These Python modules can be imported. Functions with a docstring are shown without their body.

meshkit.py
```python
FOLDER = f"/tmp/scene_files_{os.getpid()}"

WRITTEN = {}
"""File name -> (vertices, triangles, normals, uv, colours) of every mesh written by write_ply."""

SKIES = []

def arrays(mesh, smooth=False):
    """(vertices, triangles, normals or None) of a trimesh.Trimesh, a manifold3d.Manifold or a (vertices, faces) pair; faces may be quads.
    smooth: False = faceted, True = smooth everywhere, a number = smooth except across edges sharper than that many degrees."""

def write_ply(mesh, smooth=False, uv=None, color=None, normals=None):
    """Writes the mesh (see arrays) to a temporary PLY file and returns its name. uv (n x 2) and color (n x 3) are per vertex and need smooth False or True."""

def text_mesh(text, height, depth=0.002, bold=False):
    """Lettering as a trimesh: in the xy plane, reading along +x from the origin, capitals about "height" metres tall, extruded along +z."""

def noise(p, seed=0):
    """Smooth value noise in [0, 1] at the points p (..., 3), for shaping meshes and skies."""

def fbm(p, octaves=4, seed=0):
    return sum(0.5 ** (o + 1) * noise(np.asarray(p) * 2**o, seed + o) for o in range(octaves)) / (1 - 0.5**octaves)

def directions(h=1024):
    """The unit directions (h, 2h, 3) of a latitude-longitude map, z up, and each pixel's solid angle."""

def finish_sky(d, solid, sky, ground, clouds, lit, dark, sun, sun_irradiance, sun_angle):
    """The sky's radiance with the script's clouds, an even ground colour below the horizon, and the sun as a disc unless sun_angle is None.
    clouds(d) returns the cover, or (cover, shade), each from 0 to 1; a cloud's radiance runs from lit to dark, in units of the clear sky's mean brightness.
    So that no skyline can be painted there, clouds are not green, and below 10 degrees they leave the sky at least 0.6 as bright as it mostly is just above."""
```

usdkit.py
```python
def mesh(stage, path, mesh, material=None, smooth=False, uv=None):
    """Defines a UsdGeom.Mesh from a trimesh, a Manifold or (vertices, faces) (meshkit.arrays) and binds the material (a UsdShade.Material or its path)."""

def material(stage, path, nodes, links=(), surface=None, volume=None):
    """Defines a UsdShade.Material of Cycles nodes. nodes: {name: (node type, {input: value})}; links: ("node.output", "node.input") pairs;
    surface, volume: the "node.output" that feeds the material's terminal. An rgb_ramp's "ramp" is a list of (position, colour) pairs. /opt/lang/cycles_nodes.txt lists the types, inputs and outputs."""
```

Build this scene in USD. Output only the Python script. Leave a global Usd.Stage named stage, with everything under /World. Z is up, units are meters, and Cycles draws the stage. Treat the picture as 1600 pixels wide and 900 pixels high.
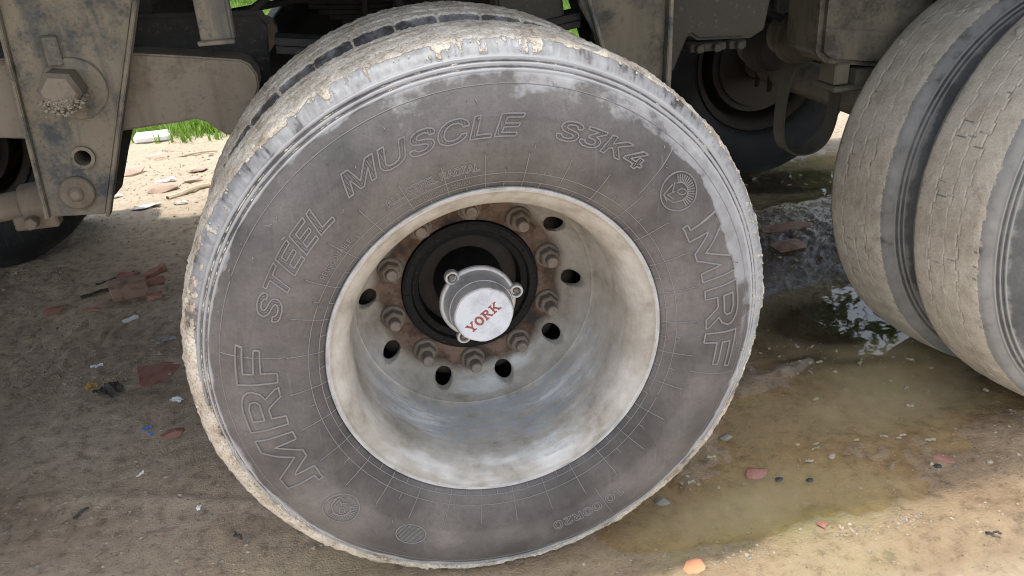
import math, numpy as np, trimesh, manifold3d, usdkit, meshkit
from scipy.interpolate import PchipInterpolator
from shapely.geometry import Polygon, LineString, Point, box as sbox
from shapely import affinity, union_all
from pxr import Usd, UsdGeom, UsdLux, UsdShade, Gf, Sdf, Vt

stage = Usd.Stage.CreateInMemory()
UsdGeom.SetStageUpAxis(stage, 'Z'); UsdGeom.SetStageMetersPerUnit(stage, 1.0)
stage.SetDefaultPrim(UsdGeom.Xform.Define(stage, '/World').GetPrim())
UsdGeom.Scope.Define(stage, '/World/Looks')

# ---------------------------------------------------------------- camera, sky, sun, exposure
CAM = np.array([-.2274, -1.2145, 1.2114]); YAW, PITCH, ROLL, FPX = .2068, .4479, -.0542, 1284.53
f_ = np.array([math.sin(YAW)*math.cos(PITCH), math.cos(YAW)*math.cos(PITCH), -math.sin(PITCH)])
r_ = np.array([math.cos(YAW), -math.sin(YAW), 0.]); u_ = np.cross(r_, f_)
c_, s_ = math.cos(ROLL), math.sin(ROLL); r_, u_ = c_*r_+s_*u_, -s_*r_+c_*u_
cam = UsdGeom.Camera.Define(stage, '/World/camera')
cam.CreateHorizontalApertureAttr(36.0); cam.CreateVerticalApertureAttr(20.25); cam.CreateFocalLengthAttr(36.0*FPX/1600)
m4 = np.eye(4); m4[0, :3], m4[1, :3], m4[2, :3], m4[3, :3] = r_, u_, -f_, CAM
cam.AddTransformOp().Set(Gf.Matrix4d(m4.tolist()))
EXPOSURE = 1.27
cam.CreateExposureAttr(EXPOSURE)
SUN_EL, SUN_AZ = math.atan(1/math.hypot(.12, .08)), math.atan2(-.12, .08)     # direction towards the sun: nearly overhead, a little left and behind
sund = np.array([math.cos(SUN_EL)*math.sin(SUN_AZ), math.cos(SUN_EL)*math.cos(SUN_AZ), math.sin(SUN_EL)])
dome = UsdLux.DomeLight.Define(stage, '/World/sky')
skymat = usdkit.material(stage, '/World/Looks/sky_air', {
    's': ('sky_texture', {'sky_type': 'single_scattering', 'sun_disc': False, 'sun_elevation': SUN_EL, 'sun_rotation': SUN_AZ, 'aerosol_density': 3.0}),
    'tc': ('texture_coordinate', {}), 'mp': ('mapping', {'scale': (1.6, 1.6, 3.5)}),
    'n': ('noise_texture', {'scale': 1.7, 'detail': 5.0, 'roughness': .55}),
    'r': ('rgb_ramp', {'ramp': [(0.36, (0, 0, 0)), (0.62, (1, 1, 1))]}),
    'm': ('mix_color', {'b': (7.5, 7.8, 8.2), 'use_clamp': False}),
    'f': ('math', {'math_type': 'multiply', 'value2': .8}),
    'b': ('background_shader', {'strength': .15})},
    [('tc.generated', 'mp.vector'), ('mp.vector', 'n.vector'), ('n.fac', 'r.fac'), ('r.color', 'f.value1'), ('f.value', 'm.fac'), ('s.color', 'm.a'), ('m.result', 'b.color')], surface='b.background')
UsdShade.MaterialBindingAPI.Apply(dome.GetPrim()).Bind(skymat)
dome.GetPrim().SetCustomDataByKey('kind', 'structure')
sun = UsdLux.DistantLight.Define(stage, '/World/sun')
sun.CreateIntensityAttr(.5); sun.CreateAngleAttr(2.6); sun.CreateColorAttr(Gf.Vec3f(1.0, .95, .87)); sun.CreateNormalizeAttr(True)
zx = sund; xx = np.cross([0, 1, 0], zx); xx /= np.linalg.norm(xx); yx = np.cross(zx, xx)
ms = np.eye(4); ms[0, :3], ms[1, :3], ms[2, :3] = xx, yx, zx
sun.AddTransformOp().Set(Gf.Matrix4d(ms.tolist()))

# ---------------------------------------------------------------- helpers
rng = np.random.default_rng(7)
used = {}
def path_for(name, parent=None):
    base = (str(parent.GetPath()) if parent is not None else '/World') + '/'
    k = used.get(base+name, 0); used[base+name] = k+1
    return base + (name if k == 0 else f'{name}_{k:03d}')
def tag(p, label=None, cat=None, group=None, kind=None):
    p = p.GetPrim() if hasattr(p, 'GetPrim') else p
    for k, v in (('label', label), ('category', cat), ('group', group), ('kind', kind)):
        if v: p.SetCustomDataByKey(k, v)
    return p
def thing(name, loc=(0, 0, 0), rotz=0, parent=None):
    x = UsdGeom.Xform.Define(stage, path_for(name, parent)); x.AddTranslateOp().Set(Gf.Vec3d(*map(float, loc)))
    if rotz: x.AddRotateZOp().Set(float(rotz))
    return x.GetPrim()
def obj(name, mesh, mat, parent=None, smooth=30, attrs=None):
    m = usdkit.mesh(stage, path_for(name, parent), mesh, mat, smooth=smooth)
    for k, v in (attrs or {}).items():
        UsdGeom.PrimvarsAPI(m).CreatePrimvar(k, Sdf.ValueTypeNames.FloatArray, 'vertex').Set(Vt.FloatArray.FromNumpy(np.asarray(v, np.float32)))
    return m.GetPrim()
def copy_of(src, loc, rotz=0, parent=None, name=None):
    x = UsdGeom.Xform.Define(stage, path_for(name or src.GetName().split('_0')[0], parent))
    x.GetPrim().GetReferences().AddInternalReference(src.GetPath())
    x.ClearXformOpOrder()
    x.AddTranslateOp().Set(Gf.Vec3d(*map(float, loc)))
    x.AddRotateZOp().Set(float(rotz))
    x.GetPrim().SetInstanceable(True)
    return x.GetPrim()
def cat(*ms): return trimesh.util.concatenate([m for m in ms])
def bx(x0, x1, y0, y1, z0, z1, ch=.004):
    """a box with chamfered edges"""
    sx, sy, sz = x1-x0, y1-y0, z1-z0; c = min(ch, .3*min(sx, sy, sz))
    pts = []
    for a in (-1, 1):
        for b in (-1, 1):
            for d in (-1, 1):
                h = np.array([a*sx/2, b*sy/2, d*sz/2])
                for k in range(3):
                    q = h.copy(); q -= np.sign(h)*c; q[k] = h[k]; pts.append(q)
    m = trimesh.convex.convex_hull(np.array(pts)); m.apply_translation([(x0+x1)/2, (y0+y1)/2, (z0+z1)/2]); return m
def extr_y(poly, y0, y1, ch=.0025):
    """a polygon in x,z extruded from y0 to y1 with a small chamfer on the face towards -y"""
    P = poly if isinstance(poly, Polygon) else Polygon(poly)
    cs = manifold3d.CrossSection([np.array(P.exterior.coords)[:-1][::1] if P.exterior.is_ccw else np.array(P.exterior.coords)[:-1][::-1]] + [np.array(r.coords)[:-1] if not r.is_ccw else np.array(r.coords)[:-1][::-1] for r in P.interiors])
    th = y1-y0
    body = manifold3d.Manifold.extrude(cs, th-ch)
    cap = manifold3d.Manifold.extrude(cs.offset(-ch, manifold3d.JoinType.Miter), th)
    mm = (body + cap).to_mesh(); v = mm.vert_properties[:, :3]; f = mm.tri_verts
    # extrusion z (0..th) -> y from y1 down to y0, so that the chamfered end faces -y
    V = np.stack([v[:, 0], y1 - v[:, 2], v[:, 1]], 1)
    m = trimesh.Trimesh(V, f, process=False)
    if m.volume < 0: m.invert()
    return m
def rounded(pts, r): return Polygon(pts).buffer(-r).buffer(r*2, quad_segs=6).buffer(-r)
def lathe_y(prof, seg=120, cx=0., cz=0.):
    """closed profile of (r, y) turned round the y axis"""
    p = np.asarray(prof, float)
    th = np.linspace(0, 2*np.pi, seg, endpoint=False)
    n = len(p)
    V = np.stack([cx + p[None, :, 0]*np.cos(th)[:, None], np.broadcast_to(p[None, :, 1], (seg, n)), cz + p[None, :, 0]*np.sin(th)[:, None]], -1).reshape(-1, 3)
    i, j = np.meshgrid(np.arange(seg), np.arange(n), indexing='ij'); i2, j2 = (i+1) % seg, (j+1) % n
    F = np.stack([i*n+j, i2*n+j, i2*n+j2, i*n+j2], -1).reshape(-1, 4)
    F = np.vstack([F[:, [0, 1, 2]], F[:, [0, 2, 3]]])
    m = trimesh.Trimesh(V, F, process=True)
    m.update_faces(m.nondegenerate_faces()); m.remove_unreferenced_vertices()
    if m.volume < 0: m.invert()
    return m
def cyl(p0, p1, r, seg=24, r1=None):
    p0, p1 = np.array(p0, float), np.array(p1, float); d = p1-p0; L = np.linalg.norm(d)
    ch = min(.003, .2*r, .2*L); r1 = r if r1 is None else r1
    m = trimesh.creation.revolve(np.array([[0, 0], [r-ch, 0], [r, ch], [r1, L-ch], [r1-ch, L], [0, L]]), sections=seg)
    m.apply_transform(trimesh.geometry.align_vectors([0, 0, 1], d/L)); m.apply_translation(p0); return m
def tube(pts, r, seg=8):
    pts = np.asarray(pts, float); out = []
    t = np.gradient(pts, axis=0); t /= np.linalg.norm(t, axis=1, keepdims=True)
    a = np.cross(t, np.where(np.abs(t[:, 2:]) < .9, [0, 0, 1.], [1., 0, 0])); a /= np.linalg.norm(a, axis=1, keepdims=True); b = np.cross(t, a)
    g = np.arange(seg)*2*np.pi/seg
    V = (pts[:, None] + r*(np.cos(g)[None, :, None]*a[:, None] + np.sin(g)[None, :, None]*b[:, None])).reshape(-1, 3)
    i, j = np.meshgrid(np.arange(len(pts)-1), np.arange(seg), indexing='ij'); j2 = (j+1) % seg
    F = np.stack([i*seg+j, i*seg+j2, (i+1)*seg+j2, (i+1)*seg+j], -1).reshape(-1, 4)
    return trimesh.Trimesh(V, np.vstack([F[:, [0, 1, 2]], F[:, [0, 2, 3]]]), process=False)
def hexnut(r, h, ch=.0015):
    """hexagon prism along -y from y=0 with bevelled outer corners"""
    a = np.radians(np.arange(6)*60+11)
    rings = [(r, 0.), (r, -h+ch*1.5), (r-ch*1.6, -h)]
    V = np.vstack([np.stack([q*np.cos(a), 0*a+y, q*np.sin(a)], 1) for q, y in rings]); return trimesh.convex.convex_hull(V)
def rock(size, flat=.6, seed=0, sub=1, cuts=5):
    """an irregular, facetted lump"""
    g = np.random.default_rng(seed); p = g.normal(size=(40, 3)); p /= np.linalg.norm(p, axis=1, keepdims=True)
    for _ in range(cuts):
        n = g.normal(size=3); n /= np.linalg.norm(n); d = g.uniform(.45, .8); q = p@n; p = np.where((q > d)[:, None], p-(q-d)[:, None]*n, p)
    p *= np.array(size)*np.array([1, 1, flat]); return trimesh.convex.convex_hull(p)

# ---------------------------------------------------------------- materials
def mat(name, nodes, links, surface='p.BSDF'): return usdkit.material(stage, '/World/Looks/'+name, nodes, links, surface=surface)
def dusty(name, base, dust, scale=9., amount=.5, width=.2, rough=.8, bump=.35, metallic=0., speck=(.08, .065, .05), stain=None, stain_amt=.5):
    nodes = {'tc': ('texture_coordinate', {}),
        'n1': ('noise_texture', {'scale': scale, 'detail': 6., 'roughness': .62}),
        'n2': ('noise_texture', {'scale': scale*14, 'detail': 3., 'roughness': .6}),
        'n3': ('noise_texture', {'scale': scale*.6, 'detail': 4., 'roughness': .6, 'distortion': .6}),
        'mp': ('mapping', {'scale': (3.2, 3.2, .55), 'location': (3, 7, 1)}),
        'add': ('math', {'math_type': 'multiply_add', 'value2': .35}),
        'r1': ('rgb_ramp', {'ramp': [(max(0, 1-amount-width)*.55+.12, (0, 0, 0)), (max(.05, 1-amount+width)*.55+.2, (1, 1, 1))]}),
        'mx': ('mix_color', {'a': base, 'b': dust}),
        'r2': ('rgb_ramp', {'ramp': [(.60, (0, 0, 0)), (.72, (1, 1, 1))]}),
        'f2': ('math', {'math_type': 'multiply', 'value2': .55}),
        'mx2': ('mix_color', {'b': speck}),
        'r3': ('rgb_ramp', {'ramp': [(.46, (0, 0, 0)), (.66, (1, 1, 1))]}),
        'f3': ('math', {'math_type': 'multiply', 'value2': stain_amt if stain else 0.}),
        'mx3': ('mix_color', {'b': stain or (0, 0, 0)}),
        'bp': ('bump', {'strength': bump, 'distance': .004}),
        'p': ('principled_bsdf', {'roughness': rough, 'metallic': metallic, 'specular_ior_level': .3})}
    links = [('tc.object', 'n1.vector'), ('tc.object', 'n2.vector'), ('tc.object', 'mp.vector'), ('mp.vector', 'n3.vector'), ('n2.fac', 'add.value1'), ('n1.fac', 'add.value3'), ('add.value', 'r1.fac'), ('r1.color', 'mx.fac'),
             ('n2.fac', 'r2.fac'), ('r2.color', 'f2.value1'), ('f2.value', 'mx2.fac'), ('mx.result', 'mx2.a'), ('n3.fac', 'r3.fac'), ('r3.color', 'f3.value1'), ('f3.value', 'mx3.fac'), ('mx2.result', 'mx3.a'),
             ('mx3.result', 'p.base_color'), ('add.value', 'bp.height'), ('bp.normal', 'p.normal')]
    return mat(name, nodes, links)
M_hanger = dusty('dusty_bracket_paint', (.050, .052, .050), (.170, .142, .100), 11., .20, .09, bump=.7, stain=(.040, .046, .050), stain_amt=.6, speck=(.105, .058, .032))
M_beam2 = dusty('shaded_brown_steel', (.012, .010, .008), (.034, .029, .021), 6., .6, .25)  # darker copy of the beam steel, with undercarriage shade put into the colour
M_hanger2 = dusty('shaded_dusty_plate', (.038, .033, .025), (.105, .089, .062), 8., .20, .09, bump=.6, stain=(.05, .045, .035), stain_amt=.5)  # darker copy of the bracket paint: shade from the deck above painted in
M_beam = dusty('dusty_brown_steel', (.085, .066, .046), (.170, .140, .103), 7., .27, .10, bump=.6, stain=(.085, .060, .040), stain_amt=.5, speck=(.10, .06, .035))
M_dark = dusty('dark_dirty_steel', (.006, .006, .0065), (.020, .018, .015), 7., .35, .25)
M_drum = dusty('rusty_dark_drum', (.010, .009, .008), (.035, .027, .020), 7., .45, .25)
M_mudlump = dusty('dried_mud', (.24, .195, .14), (.38, .32, .24), 26., .5, .3, bump=.8, speck=(.14, .10, .07))
M_mudpale = dusty('pale_dried_mud', (.32, .27, .21), (.48, .43, .35), 30., .5, .3, bump=.8, speck=(.22, .17, .12))
M_crust = dusty('dried_mud_crust', (.12, .095, .07), (.25, .21, .16), 26., .5, .3, bump=.8)
M_rustnut = dusty('rusty_nut_steel', (.055, .042, .032), (.15, .122, .095), 40., .5, .3, rough=.7, speck=(.12, .05, .025))
M_stud = dusty('worn_stud_steel', (.05, .043, .04), (.18, .15, .125), 60., .4, .3, rough=.55, metallic=.3)
M_hub = dusty('oily_black_hub', (.0012, .0012, .0013), (.0030, .0029, .0028), 11., .3, .25, rough=.7)
M_alu = dusty('dull_cast_aluminium', (.20, .20, .205), (.42, .425, .435), 18., .24, .10, rough=.36, bump=.08, metallic=.55, speck=(.25, .25, .26))
M_capface = dusty('scuffed_silver_sticker', (.33, .34, .36), (.45, .465, .49), 20., .22, .10, rough=.5, bump=.12, speck=(.22, .20, .17))
M_red = dusty('worn_red_print', (.12, .020, .018), (.21, .05, .04), 60., .4, .3, rough=.55, bump=.1, speck=(.5, .4, .4))
M_brick = dusty('broken_red_brick', (.24, .080, .055), (.33, .175, .13), 20., .20, .10, bump=.6, speck=(.14, .06, .04))
M_brickdark = dusty('damp_brown_brick', (.16, .085, .06), (.30, .20, .15), 24., .22, .10, bump=.6)
M_brickdust = dusty('dusty_red_brick', (.27, .13, .10), (.42, .31, .24), 16., .55, .3, bump=.5, speck=(.40, .33, .26))
M_orange = dusty('orange_brick_chip', (.50, .17, .07), (.55, .26, .14), 24., .45, .3, bump=.5)
M_stone = dusty('grey_stone', (.12, .12, .115), (.24, .225, .19), 30., .5, .3, bump=.5)
M_blackst = dusty('wet_black_stone', (.02, .024, .026), (.05, .055, .055), 30., .4, .3, rough=.25, bump=.3)
M_white = dusty('crumpled_white_plastic', (.62, .62, .60), (.78, .78, .77), 40., .7, .3, rough=.5, bump=.2, speck=(.4, .38, .34))
M_grey = dusty('grey_plastic_scrap', (.25, .26, .27), (.36, .37, .38), 30., .5, .3, rough=.5)
M_blue = dusty('blue_plastic_scrap', (.03, .10, .42), (.10, .22, .55), 30., .5, .3, rough=.45)
M_cloth = dusty('dirty_dark_cloth', (.02, .022, .03), (.07, .06, .055), 40., .5, .3)
M_yellow = dusty('ochre_scrap', (.42, .22, .04), (.45, .30, .10), 40., .5, .3)
M_wood = dusty('pale_dry_stick', (.40, .30, .20), (.52, .43, .31), 30., .5, .3)
M_bark = dusty('tree_bark', (.10, .075, .05), (.17, .14, .10), 9., .5, .3, bump=.8)
M_foam = dusty('brown_puddle_foam', (.20, .165, .10), (.38, .33, .23), 60., .55, .3, rough=.35)
M_strap = dusty('dusty_strap', (.06, .053, .043), (.12, .104, .08), 9., .6, .3)

def tyre_material(name, rub0, rub1, mud0, mud1, mud2, dustc, spec=.35, grain=.85, dark=(.60, .58, .55)):
    nodes = {'tc': ('texture_coordinate', {}), 'am': ('attribute', {'attribute': 'mud'}), 'ad': ('attribute', {'attribute': 'dust'}),
        'nb': ('noise_texture', {'scale': 5.5, 'detail': 5., 'roughness': .6}),
        'nf': ('noise_texture', {'scale': 95., 'detail': 4., 'roughness': .65}),
        'nm': ('noise_texture', {'scale': 22., 'detail': 6., 'roughness': .7}),
        'nk': ('noise_texture', {'scale': 260., 'detail': 2., 'roughness': .6}),
        'rr': ('rgb_ramp', {'ramp': [(.34, rub0), (.50, tuple((np.array(rub0)+rub1)/2)), (.66, rub1)]}),
        'ds': ('math', {'math_type': 'multiply_add', 'value2': .9, 'value3': -.45}),
        'da': ('math', {'math_type': 'add', 'use_clamp': True}),
        'dr': ('rgb_ramp', {'ramp': [(.26, (0, 0, 0)), (.40, (.55, .55, .55)), (.75, (1, 1, 1))]}), 'sx': ('math', {'math_type': 'multiply_add', 'value2': .5}), 'sq': ('math', {'math_type': 'multiply', 'value2': .5}), 'sr': ('rgb_ramp', {'ramp': [(.38, (.86, .86, .86)), (.5, (1, 1, 1)), (.62, (1.10, 1.10, 1.10))]}), 'sm': ('mix_color', {'blend_type': 'multiply', 'fac': 1., 'use_clamp': False}),
        'c1': ('mix_color', {'b': dustc}), 'xm': ('mapping', {'scale': (150., 60., 7.), 'rotation': (0, .35, 0)}), 'xn': ('noise_texture', {'scale': 1., 'detail': 3., 'roughness': .6}), 'xr': ('rgb_ramp', {'ramp': [(.63, (0, 0, 0)), (.76, (.15, .15, .15))]}), 'xc': ('mix_color', {'b': (.24, .23, .225)}),
        'mr': ('rgb_ramp', {'ramp': [(.36, mud2), (.47, mud0), (.60, mud1)]}),
        'mk': ('rgb_ramp', {'ramp': [(.36, dark), (.46, (.92, .92, .92)), (.60, (1.0, 1.0, 1.0))]}),
        'mm': ('mix_color', {'blend_type': 'multiply', 'fac': 1.}),
        'ms': ('math', {'math_type': 'multiply_add', 'value2': 1.1, 'value3': -.55}),
        'ma': ('math', {'math_type': 'add', 'use_clamp': True}),
        'mf': ('rgb_ramp', {'ramp': [(.42, (0, 0, 0)), (.56, (1, 1, 1))]}),
        'c2': ('mix_color', {}),
        'ro': ('mix_float', {'a': .55, 'b': .95}),
        'hb': ('math', {'math_type': 'multiply'}), 'ha': ('math', {'math_type': 'multiply_add', 'value2': .08}),
        'bp': ('bump', {'strength': grain, 'distance': .0045}),
        'p': ('principled_bsdf', {'specular_ior_level': spec})}
    links = [('tc.object', f'{n}.vector') for n in ('nb', 'nf', 'nm', 'nk')] + [
        ('nb.fac', 'rr.fac'), ('nk.fac', 'sx.value1'), ('nf.fac', 'sq.value1'), ('sq.value', 'sx.value3'), ('sx.value', 'sr.fac'), ('rr.color', 'sm.a'), ('sr.color', 'sm.b'), ('nm.fac', 'ds.value1'), ('ds.value', 'da.value1'), ('ad.fac', 'da.value2'), ('da.value', 'dr.fac'), ('dr.color', 'c1.fac'), ('tc.object', 'xm.vector'), ('xm.vector', 'xn.vector'), ('xn.fac', 'xr.fac'), ('xr.color', 'xc.fac'), ('sm.result', 'xc.a'), ('xc.result', 'c1.a'),
        ('nm.fac', 'mr.fac'), ('nk.fac', 'mk.fac'), ('mr.color', 'mm.a'), ('mk.color', 'mm.b'),
        ('nf.fac', 'ms.value1'), ('ms.value', 'ma.value1'), ('am.fac', 'ma.value2'), ('ma.value', 'mf.fac'), ('mf.color', 'c2.fac'), ('c1.result', 'c2.a'), ('mm.result', 'c2.b'),
        ('c2.result', 'p.base_color'), ('mf.color', 'ro.fac'), ('ro.result', 'p.roughness'),
        ('mf.color', 'hb.value1'), ('nf.fac', 'hb.value2'), ('nk.fac', 'ha.value1'), ('hb.value', 'ha.value3'), ('ha.value', 'bp.height'), ('bp.normal', 'p.normal')]
    return mat(name, nodes, links)
M_tyre = tyre_material('muddy_tyre_rubber', (.038, .0350, .0335), (.108, .096, .089), (.42, .365, .29), (.53, .475, .39), (.26, .20, .14), (.25, .25, .25))
M_tyre2 = tyre_material('dusty_worn_tyre_rubber', (.042, .043, .043), (.095, .095, .093), (.41, .365, .295), (.47, .42, .345), (.35, .305, .24), (.23, .22, .20), .3, .40, (.84, .83, .81))
M_tyre3 = tyre_material('shaded_dusty_tyre_rubber', (.009, .009, .0095), (.017, .017, .0165), (.05, .043, .034), (.075, .066, .05), (.035, .03, .024), (.034, .032, .029), .15)  # rubber and mud both darkened; the colour carries the shade under the trailer
M_letter = dusty('scuffed_raised_rubber', (.066, .062, .059), (.140, .132, .126), 24., .5, .4, rough=.6, bump=.1, speck=(.08, .08, .08))
M_line = dusty('pale_mould_flash', (.085, .081, .078), (.17, .163, .155), 30., .5, .4, rough=.6, bump=.1)

def rim_material():
    nodes = {'tc': ('texture_coordinate', {}), 'sp': ('separate_xyz', {}), 'at': ('math', {'math_type': 'arctan2'}),
        'xx': ('math', {'math_type': 'multiply'}), 'zz': ('math', {'math_type': 'multiply'}), 'ss': ('math', {'math_type': 'add'}), 'rad': ('math', {'math_type': 'sqrt'}),
        'cb': ('combine_xyz', {}), 'sc': ('mapping', {'scale': (3.0, 85., 85.)}), 'sc2': ('mapping', {'scale': (1.3, 14., 14.)}),
        'ns': ('noise_texture', {'scale': 1., 'detail': 5., 'roughness': .65, 'distortion': .25}),
        'nb': ('noise_texture', {'scale': 1., 'detail': 4., 'roughness': .55}),
        'nf': ('noise_texture', {'scale': 130., 'detail': 4., 'roughness': .7}),
        'nc': ('noise_texture', {'scale': 14., 'detail': 6., 'roughness': .7}),
        'base': ('rgb_ramp', {'ramp': [(.3, (.17, .148, .118)), (.46, (.275, .25, .21)), (.6, (.335, .31, .27)), (.75, (.40, .375, .335))]}),
        # scuffs down to blue-grey paint, along the turning direction, mostly low in the barrel where water and grit lie
        'low': ('map_range', {'from_min': .10, 'from_max': -.22, 'to_min': -.30, 'to_max': .02, 'clamp': True}),
        'brl': ('map_range', {'from_min': .06, 'from_max': .10, 'to_min': -.14, 'to_max': 0., 'clamp': True}), 'brd': ('map_range', {'from_min': .200, 'from_max': .212, 'to_min': 0., 'to_max': -.16, 'clamp': True}), 'bra': ('math', {'math_type': 'add'}),
        'a1': ('math', {'math_type': 'add'}), 'a2': ('math', {'math_type': 'add'}), 'a3': ('math', {'math_type': 'multiply_add', 'value2': .42}),
        'sf': ('rgb_ramp', {'ramp': [(.68, (0, 0, 0)), (.72, (1, 1, 1))]}), 'sg': ('math', {'math_type': 'multiply', 'value2': .55}),
        'c1': ('mix_color', {'b': (.235, .265, .285)}),
        # paler patches, stronger towards the bottom of the rim
        'wf': ('rgb_ramp', {'ramp': [(.50, (0, 0, 0)), (.68, (1, 1, 1))]}), 'wl': ('map_range', {'from_min': 0., 'from_max': -.22, 'to_min': 0., 'to_max': .75, 'clamp': True}), 'wm': ('math', {'math_type': 'multiply'}),
        'c2': ('mix_color', {'b': (.56, .56, .55)}),
        # rust round the studs
        'rr': ('map_range', {'from_min': .218, 'from_max': .166, 'to_min': -.28, 'to_max': .35, 'clamp': True}), 'ra': ('math', {'math_type': 'add'}), 'rf': ('rgb_ramp', {'ramp': [(.42, (0, 0, 0)), (.66, (1, 1, 1))]}),
        'rc': ('rgb_ramp', {'ramp': [(.36, (.028, .023, .02)), (.47, (.085, .050, .032)), (.56, (.13, .098, .075)), (.64, (.17, .085, .042)), (.72, (.10, .08, .065))]}),
        'c3': ('mix_color', {}),
        'bp': ('bump', {'strength': .5, 'distance': .002}), 'p': ('principled_bsdf', {'roughness': .82, 'specular_ior_level': .22})}
    links = [('tc.object', 'sp.vector'), ('sp.z', 'at.value1'), ('sp.x', 'at.value2'), ('sp.x', 'xx.value1'), ('sp.x', 'xx.value2'), ('sp.z', 'zz.value1'), ('sp.z', 'zz.value2'), ('xx.value', 'ss.value1'), ('zz.value', 'ss.value2'), ('ss.value', 'rad.value1'),
        ('at.value', 'cb.x'), ('rad.value', 'cb.y'), ('sp.y', 'cb.z'), ('cb.vector', 'sc.vector'), ('cb.vector', 'sc2.vector'), ('sc.vector', 'ns.vector'), ('sc2.vector', 'nb.vector'), ('tc.object', 'nf.vector'), ('tc.object', 'nc.vector'),
        ('nc.fac', 'base.fac'), ('sp.z', 'low.value'), ('sp.y', 'brl.value'), ('low.result', 'a1.value1'), ('brl.result', 'bra.value1'), ('sp.y', 'brd.value'), ('brd.result', 'bra.value2'), ('bra.value', 'a1.value2'), ('a1.value', 'a2.value1'), ('ns.fac', 'a2.value2'), ('nf.fac', 'a3.value1'), ('a2.value', 'a3.value3'), ('a3.value', 'sf.fac'), ('sf.color', 'sg.value1'),
        ('nb.fac', 'wf.fac'), ('wf.color', 'wm.value1'), ('sp.z', 'wl.value'), ('wl.result', 'wm.value2'), ('base.color', 'c2.a'), ('wm.value', 'c2.fac'), ('c2.result', 'c1.a'), ('sg.value', 'c1.fac'),
        ('rad.value', 'rr.value'), ('rr.result', 'ra.value1'), ('nc.fac', 'ra.value2'), ('ra.value', 'rf.fac'), ('nc.fac', 'rc.fac'), ('rc.color', 'c3.b'), ('rf.color', 'c3.fac'), ('c1.result', 'c3.a'), ('c3.result', 'p.base_color'), ('a3.value', 'bp.height'), ('bp.normal', 'p.normal')]
    return mat('dusty_scuffed_rim_paint', nodes, links)
M_rim = rim_material()
M_rimedge = dusty('bare_rim_edge', (.08, .078, .075), (.30, .295, .29), 22., .35, .3, rough=.4, bump=.1)

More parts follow.
